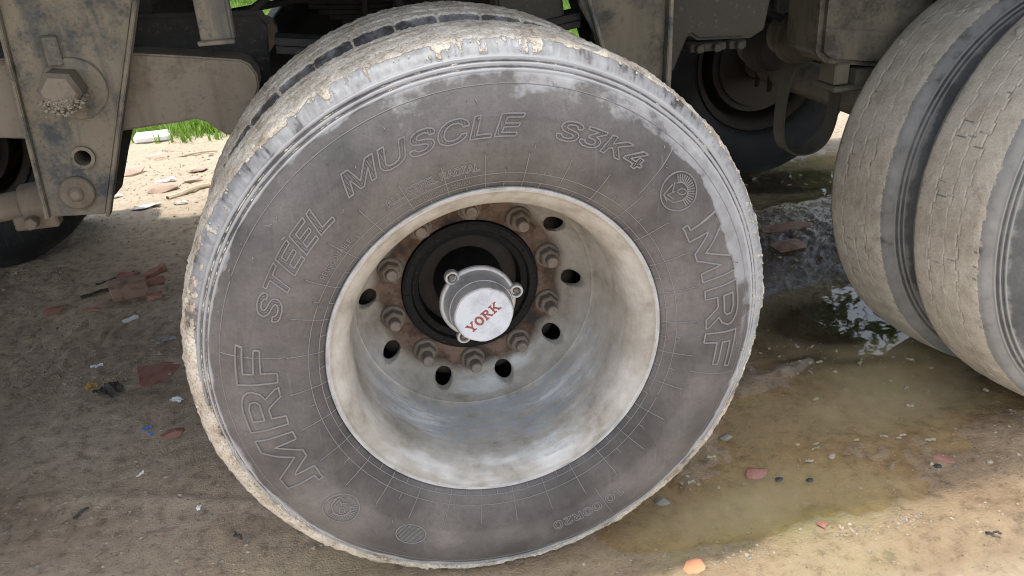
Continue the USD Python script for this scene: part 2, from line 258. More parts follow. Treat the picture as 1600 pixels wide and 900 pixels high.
def ground_material():
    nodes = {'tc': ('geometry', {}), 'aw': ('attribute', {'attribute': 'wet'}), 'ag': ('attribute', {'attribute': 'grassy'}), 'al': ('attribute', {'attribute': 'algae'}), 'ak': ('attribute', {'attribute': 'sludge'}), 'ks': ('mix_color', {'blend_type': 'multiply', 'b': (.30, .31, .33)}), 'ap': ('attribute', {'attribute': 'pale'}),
        'n1': ('noise_texture', {'scale': 2.3, 'detail': 6., 'roughness': .6}), 'n2': ('noise_texture', {'scale': 30., 'detail': 9., 'roughness': .74}), 'n3': ('noise_texture', {'scale': 210., 'detail': 4., 'roughness': .65}),
        'v': ('voronoi_texture', {'scale': 110., 'randomness': 1.}), 'vr': ('rgb_ramp', {'ramp': [(.16, (1, 1, 1)), (.24, (0, 0, 0))]}), 'vs': ('separate_color', {}), 'vg': ('math', {'math_type': 'greater_than', 'value2': .86}), 'vm': ('math', {'math_type': 'multiply'}), 'vc': ('mix_color', {'a': (.40, .34, .27), 'b': (.20, .15, .11)}), 'vq': ('math', {'math_type': 'greater_than', 'value2': .62}),
        'b1': ('rgb_ramp', {'ramp': [(.36, (.385, .285, .20)), (.5, (.49, .38, .275)), (.64, (.55, .44, .33))]}),
        'b2': ('rgb_ramp', {'ramp': [(.36, (.46, .44, .41)), (.47, (.92, .91, .90)), (.64, (1.22, 1.2, 1.16))]}), 'm1': ('mix_color', {'blend_type': 'multiply', 'fac': .9, 'use_clamp': False}),
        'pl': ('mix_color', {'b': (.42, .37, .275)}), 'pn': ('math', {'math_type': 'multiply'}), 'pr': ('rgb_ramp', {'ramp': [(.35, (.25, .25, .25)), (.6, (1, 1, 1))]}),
        'st': ('mix_color', {}),
        'wa': ('math', {'math_type': 'multiply_add', 'value2': .5, 'value3': -.25}), 'wb': ('math', {'math_type': 'add', 'use_clamp': True}), 'wr': ('rgb_ramp', {'ramp': [(.25, (0, 0, 0)), (.7, (1, 1, 1))]}),
        'wc': ('mix_color', {'blend_type': 'multiply', 'b': (.74, .68, .58)}),
        'gr': ('mix_color', {'b': (.29, .28, .11)}), 'ga': ('math', {'math_type': 'multiply'}), 'gn': ('rgb_ramp', {'ramp': [(.42, (0, 0, 0)), (.6, (1, 1, 1))]}),
        'gg': ('mix_color', {'b': (.14, .23, .04)}),
        'ro': ('mix_float', {'a': .95, 'b': .22}),
        'h1': ('math', {'math_type': 'multiply_add', 'value2': .5}), 'h2': ('math', {'math_type': 'multiply_add', 'value2': .5}),
        'bp': ('bump', {'strength': 1.0, 'distance': .012}), 'p': ('principled_bsdf', {'specular_ior_level': .45})}
    links = [('tc.position', f'{n}.vector') for n in ('n1', 'n2', 'n3', 'v')] + [('v.distance', 'vr.fac'), ('v.color', 'vs.color'), ('vs.r', 'vg.value1'), ('vg.value', 'vm.value1'), ('vr.color', 'vm.value2'), ('vs.g', 'vq.value1'), ('vq.value', 'vc.fac'),
        ('n1.fac', 'b1.fac'), ('n2.fac', 'b2.fac'), ('b1.color', 'm1.a'), ('b2.color', 'm1.b'), ('m1.result', 'pl.a'), ('n2.fac', 'pr.fac'), ('pr.color', 'pn.value1'), ('ap.fac', 'pn.value2'), ('pn.value', 'pl.fac'), ('pl.result', 'st.a'), ('vm.value', 'st.fac'), ('vc.result', 'st.b'),
        ('n2.fac', 'wa.value1'), ('wa.value', 'wb.value1'), ('aw.fac', 'wb.value2'), ('wb.value', 'wr.fac'), ('wr.color', 'wc.fac'), ('st.result', 'wc.a'),
        ('n1.fac', 'gn.fac'), ('al.fac', 'ga.value1'), ('gn.color', 'ga.value2'), ('ga.value', 'gr.fac'), ('wc.result', 'gr.a'), ('gr.result', 'ks.a'), ('ak.fac', 'ks.fac'), ('ks.result', 'gg.a'), ('ag.fac', 'gg.fac'), ('gg.result', 'p.base_color'),
        ('wr.color', 'ro.fac'), ('ro.result', 'p.roughness'), ('n3.fac', 'h1.value1'), ('n2.fac', 'h1.value3'), ('vm.value', 'h2.value1'), ('h1.value', 'h2.value3'), ('h2.value', 'bp.height'), ('bp.normal', 'p.normal')]
    return mat('dirt_ground', nodes, links)
M_ground = ground_material()
M_water = mat('murky_puddle_water', {'g': ('geometry', {}), 'n': ('noise_texture', {'scale': 3.2, 'detail': 4., 'roughness': .55}),
    'r': ('rgb_ramp', {'ramp': [(.40, (.50, .37, .20)), (.54, (.58, .455, .26)), (.68, (.50, .44, .21))]}),
    'd': ('diffuse_bsdf', {}), 't': ('transparent_bsdf', {'color': (.95, .90, .78)}), 'mx': ('mix_closure', {}), 'dp': ('attribute', {'attribute': 'depth'}), 'de': ('attribute', {'attribute': 'edge'}), 'fe': ('math', {'math_type': 'multiply'}), 'df': ('map_range', {'to_min': .0, 'to_max': .85, 'clamp': True}),
    'fr': ('fresnel', {'IOR': 1.36}), 'gl': ('glossy_bsdf', {'color': (1, 1, 1), 'roughness': .02}),
    'nw': ('noise_texture', {'scale': 14., 'detail': 2., 'roughness': .5}), 'bp': ('bump', {'strength': .03, 'distance': .01}), 'o': ('mix_closure', {})},
    [('g.position', 'n.vector'), ('g.position', 'nw.vector'), ('nw.fac', 'bp.height'), ('bp.normal', 'gl.normal'), ('bp.normal', 'fr.normal'), ('dp.fac', 'df.value'), ('df.result', 'mx.fac'), ('n.fac', 'r.fac'), ('r.color', 'd.color'), ('d.BSDF', 'mx.closure2'), ('t.BSDF', 'mx.closure1'), ('de.fac', 'fe.value1'), ('fr.fac', 'fe.value2'), ('fe.value', 'o.fac'), ('mx.closure', 'o.closure1'), ('gl.BSDF', 'o.closure2')], surface='o.closure')
def leaf_material(name, c0, c1):
    return mat(name, {'oi': ('geometry', {}), 'r': ('rgb_ramp', {'ramp': [(0., c0), (1., c1)]}), 'd': ('principled_bsdf', {'roughness': .55, 'specular_ior_level': .3}), 't': ('translucent_bsdf', {}), 'm': ('mix_closure', {'fac': .35})},
        [('oi.random_per_island', 'r.fac'), ('r.color', 'd.base_color'), ('r.color', 't.color'), ('d.BSDF', 'm.closure1'), ('t.BSDF', 'm.closure2')], surface='m.closure')
M_grass = leaf_material('bright_grass', (.15, .26, .035), (.27, .38, .075))
M_leaf = leaf_material('tree_leaves', (.035, .075, .012), (.10, .16, .03))

# ---------------------------------------------------------------- the ground
def gauss(x, y, cx, cy, rx, ry, rot=0.):
    c, s = math.cos(rot), math.sin(rot); u, v = (x-cx)*c+(y-cy)*s, -(x-cx)*s+(y-cy)*c
    return np.exp(-((u/rx)**2+(v/ry)**2))
WATER = -.012
def ground_h(x, y, fine=True):
    p = np.stack([x, y, 0*x], -1); n = lambda s, o, sd: meshkit.fbm(p*s, o, sd)-.5
    h = .030*n(2.4, 3, 1) + .009*n(9, 3, 2)
    if fine: h = h + (.0055+.004/(1+np.exp(-(y-.8)*6)))*n(34, 3, 3)
    # hollows that hold water
    h = h - .026*gauss(x, y, 1.00, .32, .44, .17, .1) - .062*gauss(x, y, 1.20, .69, .29, .22, .2) - .055*gauss(x, y, 1.75, 1.93, .50, .20, .2) - .020*gauss(x, y, .50, .05, .36, .09, .02) - .012*gauss(x, y, -.40, .05, .35, .08)
    if fine: h = h + .009*n(42, 3, 9)*np.clip(1.5*gauss(x, y, .85, .25, .75, .35), 0, 1)
    # churned mud
    rough = np.clip(gauss(x, y, 1.36, 1.35, .40, .32) + gauss(x, y, 1.55, .50, .33, .2) + .5*gauss(x, y, .8, .7, .25, .4), 0, 1)
    h = h + .034*gauss(x, y, 1.34, 1.34, .30, .22) + .020*gauss(x, y, .90, .52, .17, .03, .35) + .02*gauss(x, y, 1.12, .50, .14, .03, -.2) + rough*(.014*np.abs(n(16, 3, 5))*2+.012*np.abs(n(48, 2, 6))*2-.006)
    h = h + .014*gauss(x, y, .75, -.14, .9, .06)
    # left: a low rut edge and crumbly soil farther in
    crumb = 1/(1+np.exp(-(y-.75)*6)) * (x < .3)
    h = h + crumb*(.008*np.abs(n(26, 2, 7))*2)
    h = h + .007*np.exp(-((y-.36-.05*np.sin(x*5)+.20*(x+.5))/.02)**2)*(x < -.2)
    # a pressed hollow under each tyre of the middle axle
    for yc in (.135, .435): h = np.where(True, h*(1-gauss(x, y, 0, yc, .16, .13)) - .004*gauss(x, y, 0, yc, .16, .13), h)
    far = np.clip((np.hypot(x, y-1)-5)/20, 0, 1)
    return h*(1-far) - .0*far
def grow(a, step, lim, k=1.16):
    out = [a]
    while abs(out[-1]) < lim: out.append(out[-1]+step); step *= k
    return out[1:]
gx = np.concatenate([grow(-1.75, -.012, 90)[::-1], np.arange(-1.75, 2.05, .0085), grow(2.05, .012, 90)])
gy = np.concatenate([grow(-.45, -.012, 90)[::-1], np.arange(-.45, 2.3, .0085), grow(2.3, .012, 5.2, 1.03), grow(5.2, .1, 120)])
GX, GY = np.meshgrid(gx, gy, indexing='ij'); px, py = GX.ravel(), GY.ravel()
hz = ground_h(px, py)
pp = np.stack([px, py, 0*px], -1); nz = meshkit.fbm(pp*3., 4, 21)
wet = np.clip(1.25*gauss(px, py, 1.0, .42, .62, .42) + gauss(px, py, 1.45, 1.2, .60, .62) + gauss(px, py, 1.8, 1.95, .6, .3) + 1.0*gauss(px, py, .5, .05, .62, .16) + .62*gauss(px, py, .75, -.16, .9, .12) + .36*gauss(px, py, -.55, .18, .75, .22) + .12*gauss(px, py, -1.0, .6, .7, .5), 0, 1)
wet = np.clip(wet*(.55+.9*nz), 0, 1); wet = np.maximum(wet, .95*np.clip(1-(hz-WATER)/.016, 0, 1)*np.clip(2.2*gauss(px, py, 1.0, .5, 1.0, .75)+2*gauss(px, py, 1.8, 1.9, .7, .5), 0, 1)); wet = np.where((hz < WATER+.004) & (px > 0) & (px < 2.6) & (py < 2.4), 1., wet)
algae = .6*np.clip(gauss(px, py, .42, .06, .30, .12) + .9*gauss(px, py, .62, .02, .3, .1) + .35*gauss(px, py, -.30, .10, .35, .07) + .8*gauss(px, py, .75, -.28, .35, .12), 0, 1)
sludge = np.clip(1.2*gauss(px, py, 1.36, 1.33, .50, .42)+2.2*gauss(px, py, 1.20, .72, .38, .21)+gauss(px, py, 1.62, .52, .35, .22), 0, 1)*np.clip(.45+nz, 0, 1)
pale = np.clip(1/(1+np.exp(-(py-2.3)*3.2)) + .25/(1+np.exp((py+.02)*28)), 0, 1)  # front ground made paler from the shadow edge outward, for bounce light
gb = 3.84 + .30*(meshkit.fbm(pp*1.3, 3, 31)-.5)*2 - .06*(px+1.2) ; gb = np.where(px > .4, 4.6+.5*(nz-.5), gb)
grassy = np.clip((py-gb)/.25, 0, 1)*np.clip(.6+nz*.8, 0, 1)
n0, n1 = len(gx), len(gy); I, J = np.meshgrid(np.arange(n0-1), np.arange(n1-1), indexing='ij'); a = (I*n1+J).ravel()
quads = np.stack([a, a+n1, a+n1+1, a+1], 1)
g = obj('ground', (np.stack([px, py, hz], 1), quads), M_ground, smooth=True, attrs={'wet': wet, 'algae': algae, 'pale': pale, 'grassy': grassy, 'sludge': sludge})
tag(g, kind='structure')
nw = 220
wx, wy = np.meshgrid(np.linspace(.02, 2.6, nw), np.linspace(-.24, 2.45, nw), indexing='ij'); a = (np.arange(nw-1)[:, None]*nw+np.arange(nw-1)[None]).ravel()
wv = np.stack([wx.ravel(), wy.ravel(), 0*wx.ravel()+WATER], 1); depth = np.clip((WATER-ground_h(wx.ravel(), wy.ravel()))/.040, 0, 1)
tag(obj('puddle', (wv, np.stack([a, a+nw, a+nw+1, a+1], 1)), M_water, smooth=True, attrs={'edge': np.clip((WATER-ground_h(wx.ravel(), wy.ravel()))/.009, 0, 1), 'depth': depth*(1-np.clip(1.4*gauss(wx.ravel(), wy.ravel(), 1.20, .72, .34, .20)+1.3*gauss(wx.ravel(), wy.ravel(), 1.75, 1.93, .5, .22), 0, .97))}), kind='structure')
def gz(x, y): return float(ground_h(np.array([float(x)]), np.array([float(y)]))[0])

# grass beyond the truck
def tuft(seed):
    gg = np.random.default_rng(seed); V, F = [], []
    for k in range(12):
        a, l, w = gg.uniform(0, 6.283), gg.uniform(.05, .15), gg.uniform(.003, .006); b = gg.uniform(-.06, .06, 2); lean = gg.uniform(.2, .9)
        d = np.array([math.cos(a), math.sin(a)]); s = np.array([-d[1], d[0]])*w; n = len(V)
        mid = b+d*l*lean*.35; tip = b+d*l*lean
        V += [[*(b-s), -.01], [*(b+s), -.01], [*(mid+s*.8), l*.6], [*(mid-s*.8), l*.6], [*tip, l]]; F += [[n, n+1, n+2], [n, n+2, n+3], [n+3, n+2, n+4]]
    return np.array(V), np.array(F)
tv = [tuft(s) for s in range(4)]; Vs, Fs, off = [], [], 0
def grass_points(n, x0, x1, y0, y1): return np.stack([rng.uniform(x0, x1, n), rng.uniform(y0, y1, n)], 1)
gp = np.vstack([grass_points(3200, -3.2, .5, 3.4, 6.5), grass_points(4200, -4.5, 4.5, 4.6, 9), grass_points(2200, -5, 6, 8.5, 13)])
gpn = meshkit.fbm(np.c_[gp*1.3, 0*gp[:, :1]], 3, 31)
lim = 3.84 + .30*(gpn-.5)*2 - .06*(gp[:, 0]+1.2); lim = np.where(gp[:, 0] > .4, 4.6, lim)
gp = gp[gp[:, 1] > lim + rng.exponential(.12, len(gp)) - .08]
gh = ground_h(gp[:, 0], gp[:, 1], False)
for k, (x, y) in enumerate(gp):
    v, f = tv[k % 4]; a = rng.uniform(0, 6.283); s = rng.uniform(.6, 1.2); c, q = math.cos(a), math.sin(a)
    Vs.append(np.stack([x+s*(v[:, 0]*c-v[:, 1]*q), y+s*(v[:, 0]*q+v[:, 1]*c), gh[k]+s*v[:, 2]], 1)); Fs.append(f+off); off += len(v)
tag(obj('grass', (np.vstack(Vs), np.vstack(Fs)), M_grass, smooth=False), 'bright green grass growing beyond the bare dirt behind the trailer', 'grass', kind='stuff')

# trees far behind: seen only as the green mirrored in the puddles
def tree(x, y, h, seed, label):
    gg = np.random.default_rng(seed); t = thing('tree', (x, y, -.05))
    ks = np.linspace(0, 1, 8); path = np.stack([.25*np.sin(ks*2+seed)*ks, .2*np.cos(ks*3+seed)*ks, ks*h*.75], 1)
    parts = []
    for i in range(7): parts.append(cyl(path[i], path[i+1]+(path[i+1]-path[i])*.05, .16*(1-.75*ks[i]), 10, .16*(1-.75*ks[i+1])))
    tips = []
    for i in range(9):
        b = path[gg.integers(2, 8)]; a = gg.uniform(0, 6.28); e = b+np.array([math.cos(a), math.sin(a), gg.uniform(.1, .8)])*gg.uniform(.12, .22)*h
        parts.append(cyl(b, e, .05, 7, .015)); tips.append(e)
    obj('trunk', cat(*parts), M_bark, t)
    cen = np.vstack([np.array(tips), path[4:]]); V, F = [], []
    N = 4200; ci = gg.integers(0, len(cen), N); p = cen[ci]+gg.normal(size=(N, 3))*np.array([.085, .085, .08])*h
    d = gg.normal(size=(N, 3)); d /= np.linalg.norm(d, axis=1, keepdims=True); e = np.cross(d, gg.normal(size=(N, 3))); e /= np.linalg.norm(e, axis=1, keepdims=True); L = gg.uniform(.10, .18, (N, 1))
    V = np.stack([p-d*L, p+e*L*.5, p+d*L, p-e*L*.5], 1).reshape(-1, 3); k = np.arange(N)[:, None]*4
    obj('crown', (V, np.vstack([k+np.array([[0, 1, 2]]), k+np.array([[0, 2, 3]])])), M_leaf, t, smooth=False)
    tag(t, label, 'tree', 'trees behind the trailer')
for x, y, h, sd in [(-2.5, 13.5, 6.5, 1), (.3, 12.0, 6.0, 2), (3.0, 10.5, 7.5, 3), (5.2, 12.0, 6.6, 4), (5.7, 9.9, 7.2, 5), (1.9, 14.5, 6.0, 6)]:
    tree(x, y, h, sd, 'green leafy tree standing beyond the grass behind the trailer')

# ---------------------------------------------------------------- the wheels
HALF = np.array([(.287, .020), (.290, .010), (.297, .001), (.306, -.006), (.322, -.013), (.345, -.021), (.375, -.027), (.403, -.027), (.430, -.021), (.452, -.010), (.468, .002), (.481, .012), (.492, .020), (.502, .0265), (.5095, .034), (.5140, .044), (.5165, .056), (.5190, .090), (.5200, .135)])
seg_ = np.r_[0, np.cumsum(np.hypot(*np.diff(HALF, axis=0).T))]
FR, FY = PchipInterpolator(seg_, HALF[:, 0]), PchipInterpolator(seg_, HALF[:, 1]); SMAX = seg_[-1]
s_tab = np.linspace(0, SMAX, 2000); r_tab, y_tab = FR(s_tab), FY(s_tab); S_OF_R = lambda r: np.interp(r, r_tab, s_tab)
def tyre(kind, seed, nth=1400, ring_step=.0011, side_step=.005, tread_step=.003):
    g = np.random.default_rng(seed)
    s1, s2 = S_OF_R(.462), S_OF_R(.4965)
    s = np.concatenate([np.arange(0, s1, side_step), np.arange(s1, s2, ring_step), np.arange(s2, SMAX, tread_step)])
    r, y, sgn = FR(s), FY(s), np.ones(len(s))
    back = np.arange(SMAX, 0, -tread_step*1.0); keep = (back > s2) | (np.arange(len(back)) % 4 == 0); back = back[keep]
    r, y, sd = np.r_[r, FR(back)], np.r_[y, .27-FY(back)], np.r_[s, 2*SMAX-back]
    dr, dy = np.gradient(r), np.gradient(y); L = np.hypot(dr, dy); nr, ny = dy/L, -dr/L                     # outward normal
    th = np.linspace(0, 2*np.pi, nth, endpoint=False); T, R = np.meshgrid(th, r, indexing='ij'); Y = np.broadcast_to(y, T.shape); Tr = Y-.135
    P = np.stack([R*np.cos(T), Y, R*np.sin(T)], -1); N = lambda sc, o, k: meshkit.fbm(P*sc, o, seed*17+k)
    front = (Y < .135); sm = lambda a, b, x: np.clip((x-a)/(b-a), 0, 1)**2*(3-2*np.clip((x-a)/(b-a), 0, 1))
    d = np.zeros_like(T); tread = sm(.040, .052, Y)*(1-sm(.218, .230, Y))
    ridge = lambda r0, w, h: h*np.exp(-((R-r0)/w)**2)
    rings = ridge(.4915, .0015, .0026)+ridge(.4830, .0013, .0024)+ridge(.4750, .0013, .0022) - ridge(.4872, .0017, .0026) - ridge(.4790, .0016, .0022)
    d += rings*np.where(front | (R < .5), 1, 0)
    lat = lambda deg, w, ph=0.: np.exp(-((((np.degrees(T)+ph) % deg)-deg/2)/np.degrees(w/.52))**2)           # lateral cuts
    low, midn, hi = N(6, 3, 1), N(22, 3, 2), N(75, 3, 3)
    ang = np.degrees(T)
    if kind == 'front':
        groove = np.maximum.reduce([np.exp(-((Tr-q)/.0045)**2) for q in (-.052, 0., .052)]); d -= .006*groove*tread
        d -= .002*lat(5.0, .004)*tread*(np.abs(Tr) > .070)*sm(.4, .6, low)
        d += .0012*(midn-.5)*sm(.494, .500, R)*(1-sm(.511, .514, R))*front    # worn, scuffed shoulder ribs
        lower = .5-.5*np.sin(T+np.radians(20))                                                                          # 1 at the lower left ... 0 at the upper right
        lower = np.clip(.5-.5*np.cos(T-np.radians(70)), 0, 1)
        mud = .95*sm(.5085, .5135, R+.009*(midn-.5)+.004*(hi-.5))
        band = sm(.4945, .501, R+.012*(midn-.5)+.014*sm(.40, .9, lower))*(-.05+1.05*sm(.15, .75, lower)+1.2*(midn-.5)+.5*(hi-.5))
        streak = .0*np.clip(np.sin(np.radians(ang)*150+9*midn), 0, 1)*sm(.494, .499, R)*(1-sm(.511, .514, R))*(midn > .45)
        mud = np.maximum(mud, np.clip(band, 0, 1)); mud = np.maximum(mud, streak*(.6+lower))
        bare = np.exp(-((R-.5128-.0016*np.sin(np.radians(ang*7))-.004*(midn-.5))/.0021)**2)*sm(.42, .54, low)*sm(.75, .35, lower) if False else np.exp(-((R-.5112-.005*(midn-.5))/.0026)**2)*sm(.40, .50, low)*(1-sm(.35, .75, lower))
        mud = np.clip(mud-1.1*bare*front, 0, 1)
        mud = np.maximum(mud, (.62*ridge(.4872, .0018, 1)+.58*ridge(.4790, .0017, 1)+.40*ridge(.4945, .002, 1))*(.62+.6*lower)*(.4+1.2*midn)*front)
        mud = np.where(R < .47, 0, mud)
        dust = .50*sm(.466, .480, R+.012*(midn-.5))*(.35+.7*midn+.5*(hi-.5)) + .14*midn*sm(.44, .47, R) + .28*np.exp(-((ang-84)/20)**2)*sm(.432, .444, R+.03*(midn-.5)+.02*(hi-.5))*midn*1.5
        dust += .44*sm(.432, .440, R+.05*(low-.5)+.02*(midn-.5))*np.exp(-((((ang+180) % 360)-180-30)/34)**2) + .13*sm(.42, .66, low)*(.3+midn)*sm(.30, .36, R) + .12*(hi-.5)
        gr_ = ridge(.4872, .0017, 1)+ridge(.4790, .0016, 1); rd_ = ridge(.4915, .0013, 1)+ridge(.4830, .0012, 1)+ridge(.4750, .0012, 1)
        dust = (dust + .55*rd_*(.5+midn))*(1-.95*gr_)  # lighter ridge tops, darker grooves: relief shading painted through the dust mask
        Q = np.stack([np.cos(T)*70, np.sin(T)*70, R*30], -1)*np.array([2.1, 2.1, 1.6]); rs = .6*meshkit.fbm(Q, 3, 77)+.4*meshkit.fbm(Q*.35, 2, 78)
        shz = sm(.493, .498, R)*front; dust = dust*(1-shz) + shz*np.clip(.62+1.1*(rs-.5)+.8*(midn-.5)+.5*(low-.5), 0, 1)
        mud = np.maximum(mud, shz*sm(.50, .62, .5*rs+.5*midn)*sm(.42, .58, low+.25*lower)*.62)
        dust += .25*sm(.34, .29, R)*np.exp(-((((ang+90) % 360)-0)/18)**2)
    elif kind == 'inner':
        groove = np.maximum.reduce([np.exp(-((Tr-q)/.006)**2) for q in (-.052, 0., .052)]); d -= .007*groove*tread
        blk = lat(9.0, .004, 3.)*sm(.488, .494, R)*(R < .5175)*front; d -= .004*blk; mudlat = blk*.6
        mud = np.clip(tread*(.70+.8*(low-.3)) + sm(.5125, .516, R+.004*(midn-.5))*.7, 0, 1); mud = np.where(front & (R < .5135+.002*(midn-.5)), .10+mudlat, mud); mud = np.where(R < .475, .1, mud)
        dust = .25*sm(.45, .5, R)+.1*low
    elif kind == 'worn':
        zig = .0030*np.sign(np.sin(np.radians(ang*60)))
        cut1 = lambda q, w, wd: np.exp(-((Tr-q-zig*w-.002*(midn-.5))/wd)**2)
        cuts = np.maximum.reduce([cut1(-.040, 1., .0014), cut1(-.004, .6, .0011)*.7, cut1(.042, 1., .0014)])
        jit = 2.2*(N(9, 2, 6)-.5)
        def lt(deg, w, ph): return np.exp(-((((ang+ph+jit) % deg)-deg/2)/np.degrees(w/.52))**2)
        sip = lt(3.5, .0017, 0)*((Tr > -.040) & (Tr < -.012)) + lt(3.5, .0015, 1.7)*((Tr > .012) & (Tr < .042)) + .9*lt(3.5, .0022, .9)*((Tr > -.090) & (Tr < -.080)) + .7*lt(3.5, .0022, .4)*((Tr > .08) & (Tr < .09)) + .7*lt(7., .0016, .4)*((Tr > -.012) & (Tr < .012))
        vis = np.clip((N(14, 3, 9)-.50)*6, .0, 1)
        sip = np.clip(sip, 0, 1)*vis; cuts = cuts*np.clip(.35+vis, 0, 1)
        d -= (.0050*cuts + .0040*sip)*tread
        d += (.0016*(low-.5)+.0007*(midn-.5))*tread + .0045*np.clip(N(30, 3, 12)-.62, 0, 1)*3*tread*(low > .5)
        mud = np.clip((.55+.75*low)*tread + .45*sm(.505, .515, R)*(.4+low), 0, 1)
        mud = np.clip(mud - .35*sm(.50, .62, N(7, 3, 14))*sm(.045, .09, np.abs(Tr)), 0, 1)*(1-.95*np.clip(cuts+sip, 0, 1))
        mud = np.where(R < .49, 0., mud); gr_ = ridge(.4872, .0017, 1)+ridge(.4790, .0016, 1); rd_ = ridge(.4915, .0013, 1)+ridge(.4830, .0012, 1)+ridge(.4750, .0012, 1)
        dust = (.40*sm(.46, .48, R)*(.3+1.2*midn)+.25*low+.22*tread+.5*rd_)*(1-.9*gr_)  # dust mask also paints the ring shading: light ridges, dark grooves
    else:
        d -= .006*np.maximum.reduce([np.exp(-((Tr-q)/.005)**2) for q in (-.052, 0., .052)])*tread
        d -= .004*lat(6., .004)*tread
        mud = np.clip(tread*(.1+.7*low), 0, 1); dust = .25*low+.2*sm(.45, .5, R)
    if kind in ('front', 'inner'):
        peb = np.clip(N(170, 2, 5)-.5, 0, 1)
        d += np.clip(mud, 0, 1)*(.0015+.0055*np.clip(midn-.25, 0, 1)+.0030*hi+.006*peb)
        if kind == 'front': d += .008*np.clip(N(38, 2, 8)-.60, 0, 1)*2.0*sm(.510, .516, R)*(Y < .08)
    rr, yy = R + d*nr[None], Y + d*ny[None]
    X, Z = rr*np.cos(T), rr*np.sin(T)
    sink = np.maximum(0, -Z-.4985); Z = Z+sink*.97; yy = yy - np.sign(.135-Y)*sink*.45*np.exp(-((R-.49)/.05)**2)        # flattened where it stands
    n0, n1 = T.shape; I, J = np.meshgrid(np.arange(n0), np.arange(n1-1), indexing='ij'); i2 = (I+1) % n0
    F = np.stack([I*n1+J, i2*n1+J, i2*n1+J+1, I*n1+J+1], -1).reshape(-1, 4)
    return (np.stack([X, yy, Z], -1).reshape(-1, 3), F[:, ::-1]), {'mud': mud.ravel(), 'dust': np.clip(dust, 0, 1).ravel()}
def side_pt(r, a, h):
    s = S_OF_R(r); e = 1e-3; dr, dy = FR(s+e)-FR(s-e), FY(s+e)-FY(s-e); L = np.hypot(dr, dy)
    rr, yy = FR(s)+h*dy/L, FY(s)-h*dr/L
    return np.stack([rr*np.cos(a), yy, rr*np.sin(a)], -1)
def wrap(poly, a0, r0, h, bot=-.0012):
    """a flat polygon (u along the wall clockwise, v outwards) raised on the sidewall; a0 in degrees"""
    out = []
    for q in getattr(poly, 'geoms', [poly]):
        if q.area < 1e-8: continue
        m = trimesh.creation.extrude_polygon(q, .004, engine='earcut')
        v, f = trimesh.remesh.subdivide_to_size(m.vertices, m.faces, .012, max_iter=12)
        w = v.copy(); w[:, :2] = v[:, :2]
        out.append(trimesh.Trimesh(side_pt(r0+w[:, 1], np.radians(a0)-w[:, 0]/(r0+.017), np.where(w[:, 2] > .002, h, bot)), f[:, ::-1], process=False))
    return out
def letters(text, bold=True):
    m = meshkit.text_mesh(text, .1, depth=.01, bold=bold); f = m.triangles[(m.face_normals[:, 2] > .9)]
    return union_all([Polygon(t[:, :2]).buffer(1e-4) for t in f]).buffer(.0012).buffer(-.0012).simplify(.0017)
def fit_text(text, width, height, shear=0., bold=True, gap=0.):
    polys, x = [], 0.
    P = letters(text, bold); b = P.bounds; P = affinity.translate(P, -b[0], 0)
    if shear: P = affinity.skew(P, xs=shear, origin=(0, 0))
    b = P.bounds; return affinity.scale(affinity.translate(P, -b[0], 0), width/(b[2]-b[0]), height/.1, origin=(0, 0))
def outline(P, w=.0022, hatch=None):
    o = P.boundary.buffer(w/2, quad_segs=3)
    return o
def hatched(P, pitch=.0042, w=.0011):
    b = P.bounds; inner = P.buffer(-.0022); k = np.arange(b[0], b[2], pitch)
    return inner.intersection(union_all([sbox(x, b[1], x+w, b[3]) for x in k]))

tr = thing('trailer')
tag(tr, 'mud-splashed multi-axle trailer with dual wheels and dusty suspension brackets', 'trailer')

RIM = [(.2885, .016), (.2925, .008), (.2918, .0015), (.2895, -.0012), (.2868, -.0005), (.2850, .0025), (.2815, .0055), (.276, .0085), (.2695, .0145), (.263, .0225), (.2575, .032), (.2535, .044), (.2515, .060), (.2505, .085), (.2500, .115), (.2485, .145), (.2455, .172), (.2415, .194), (.2385, .203), (.2368, .206), (.2358, .2075), (.2345, .208), (.2340, .2115),
       (.2315, .222), (.2265, .236), (.2195, .249), (.2120, .259), (.2045, .2665), (.197, .2715), (.188, .2745), (.178, .2755), (.1405, .2755), (.1405, .286), (.190, .286), (.203, .281), (.216, .2705), (.228, .256), (.236, .240), (.242, .215), (.250, .200), (.256, .17), (.258, .06), (.272, .03), (.284, .018)]
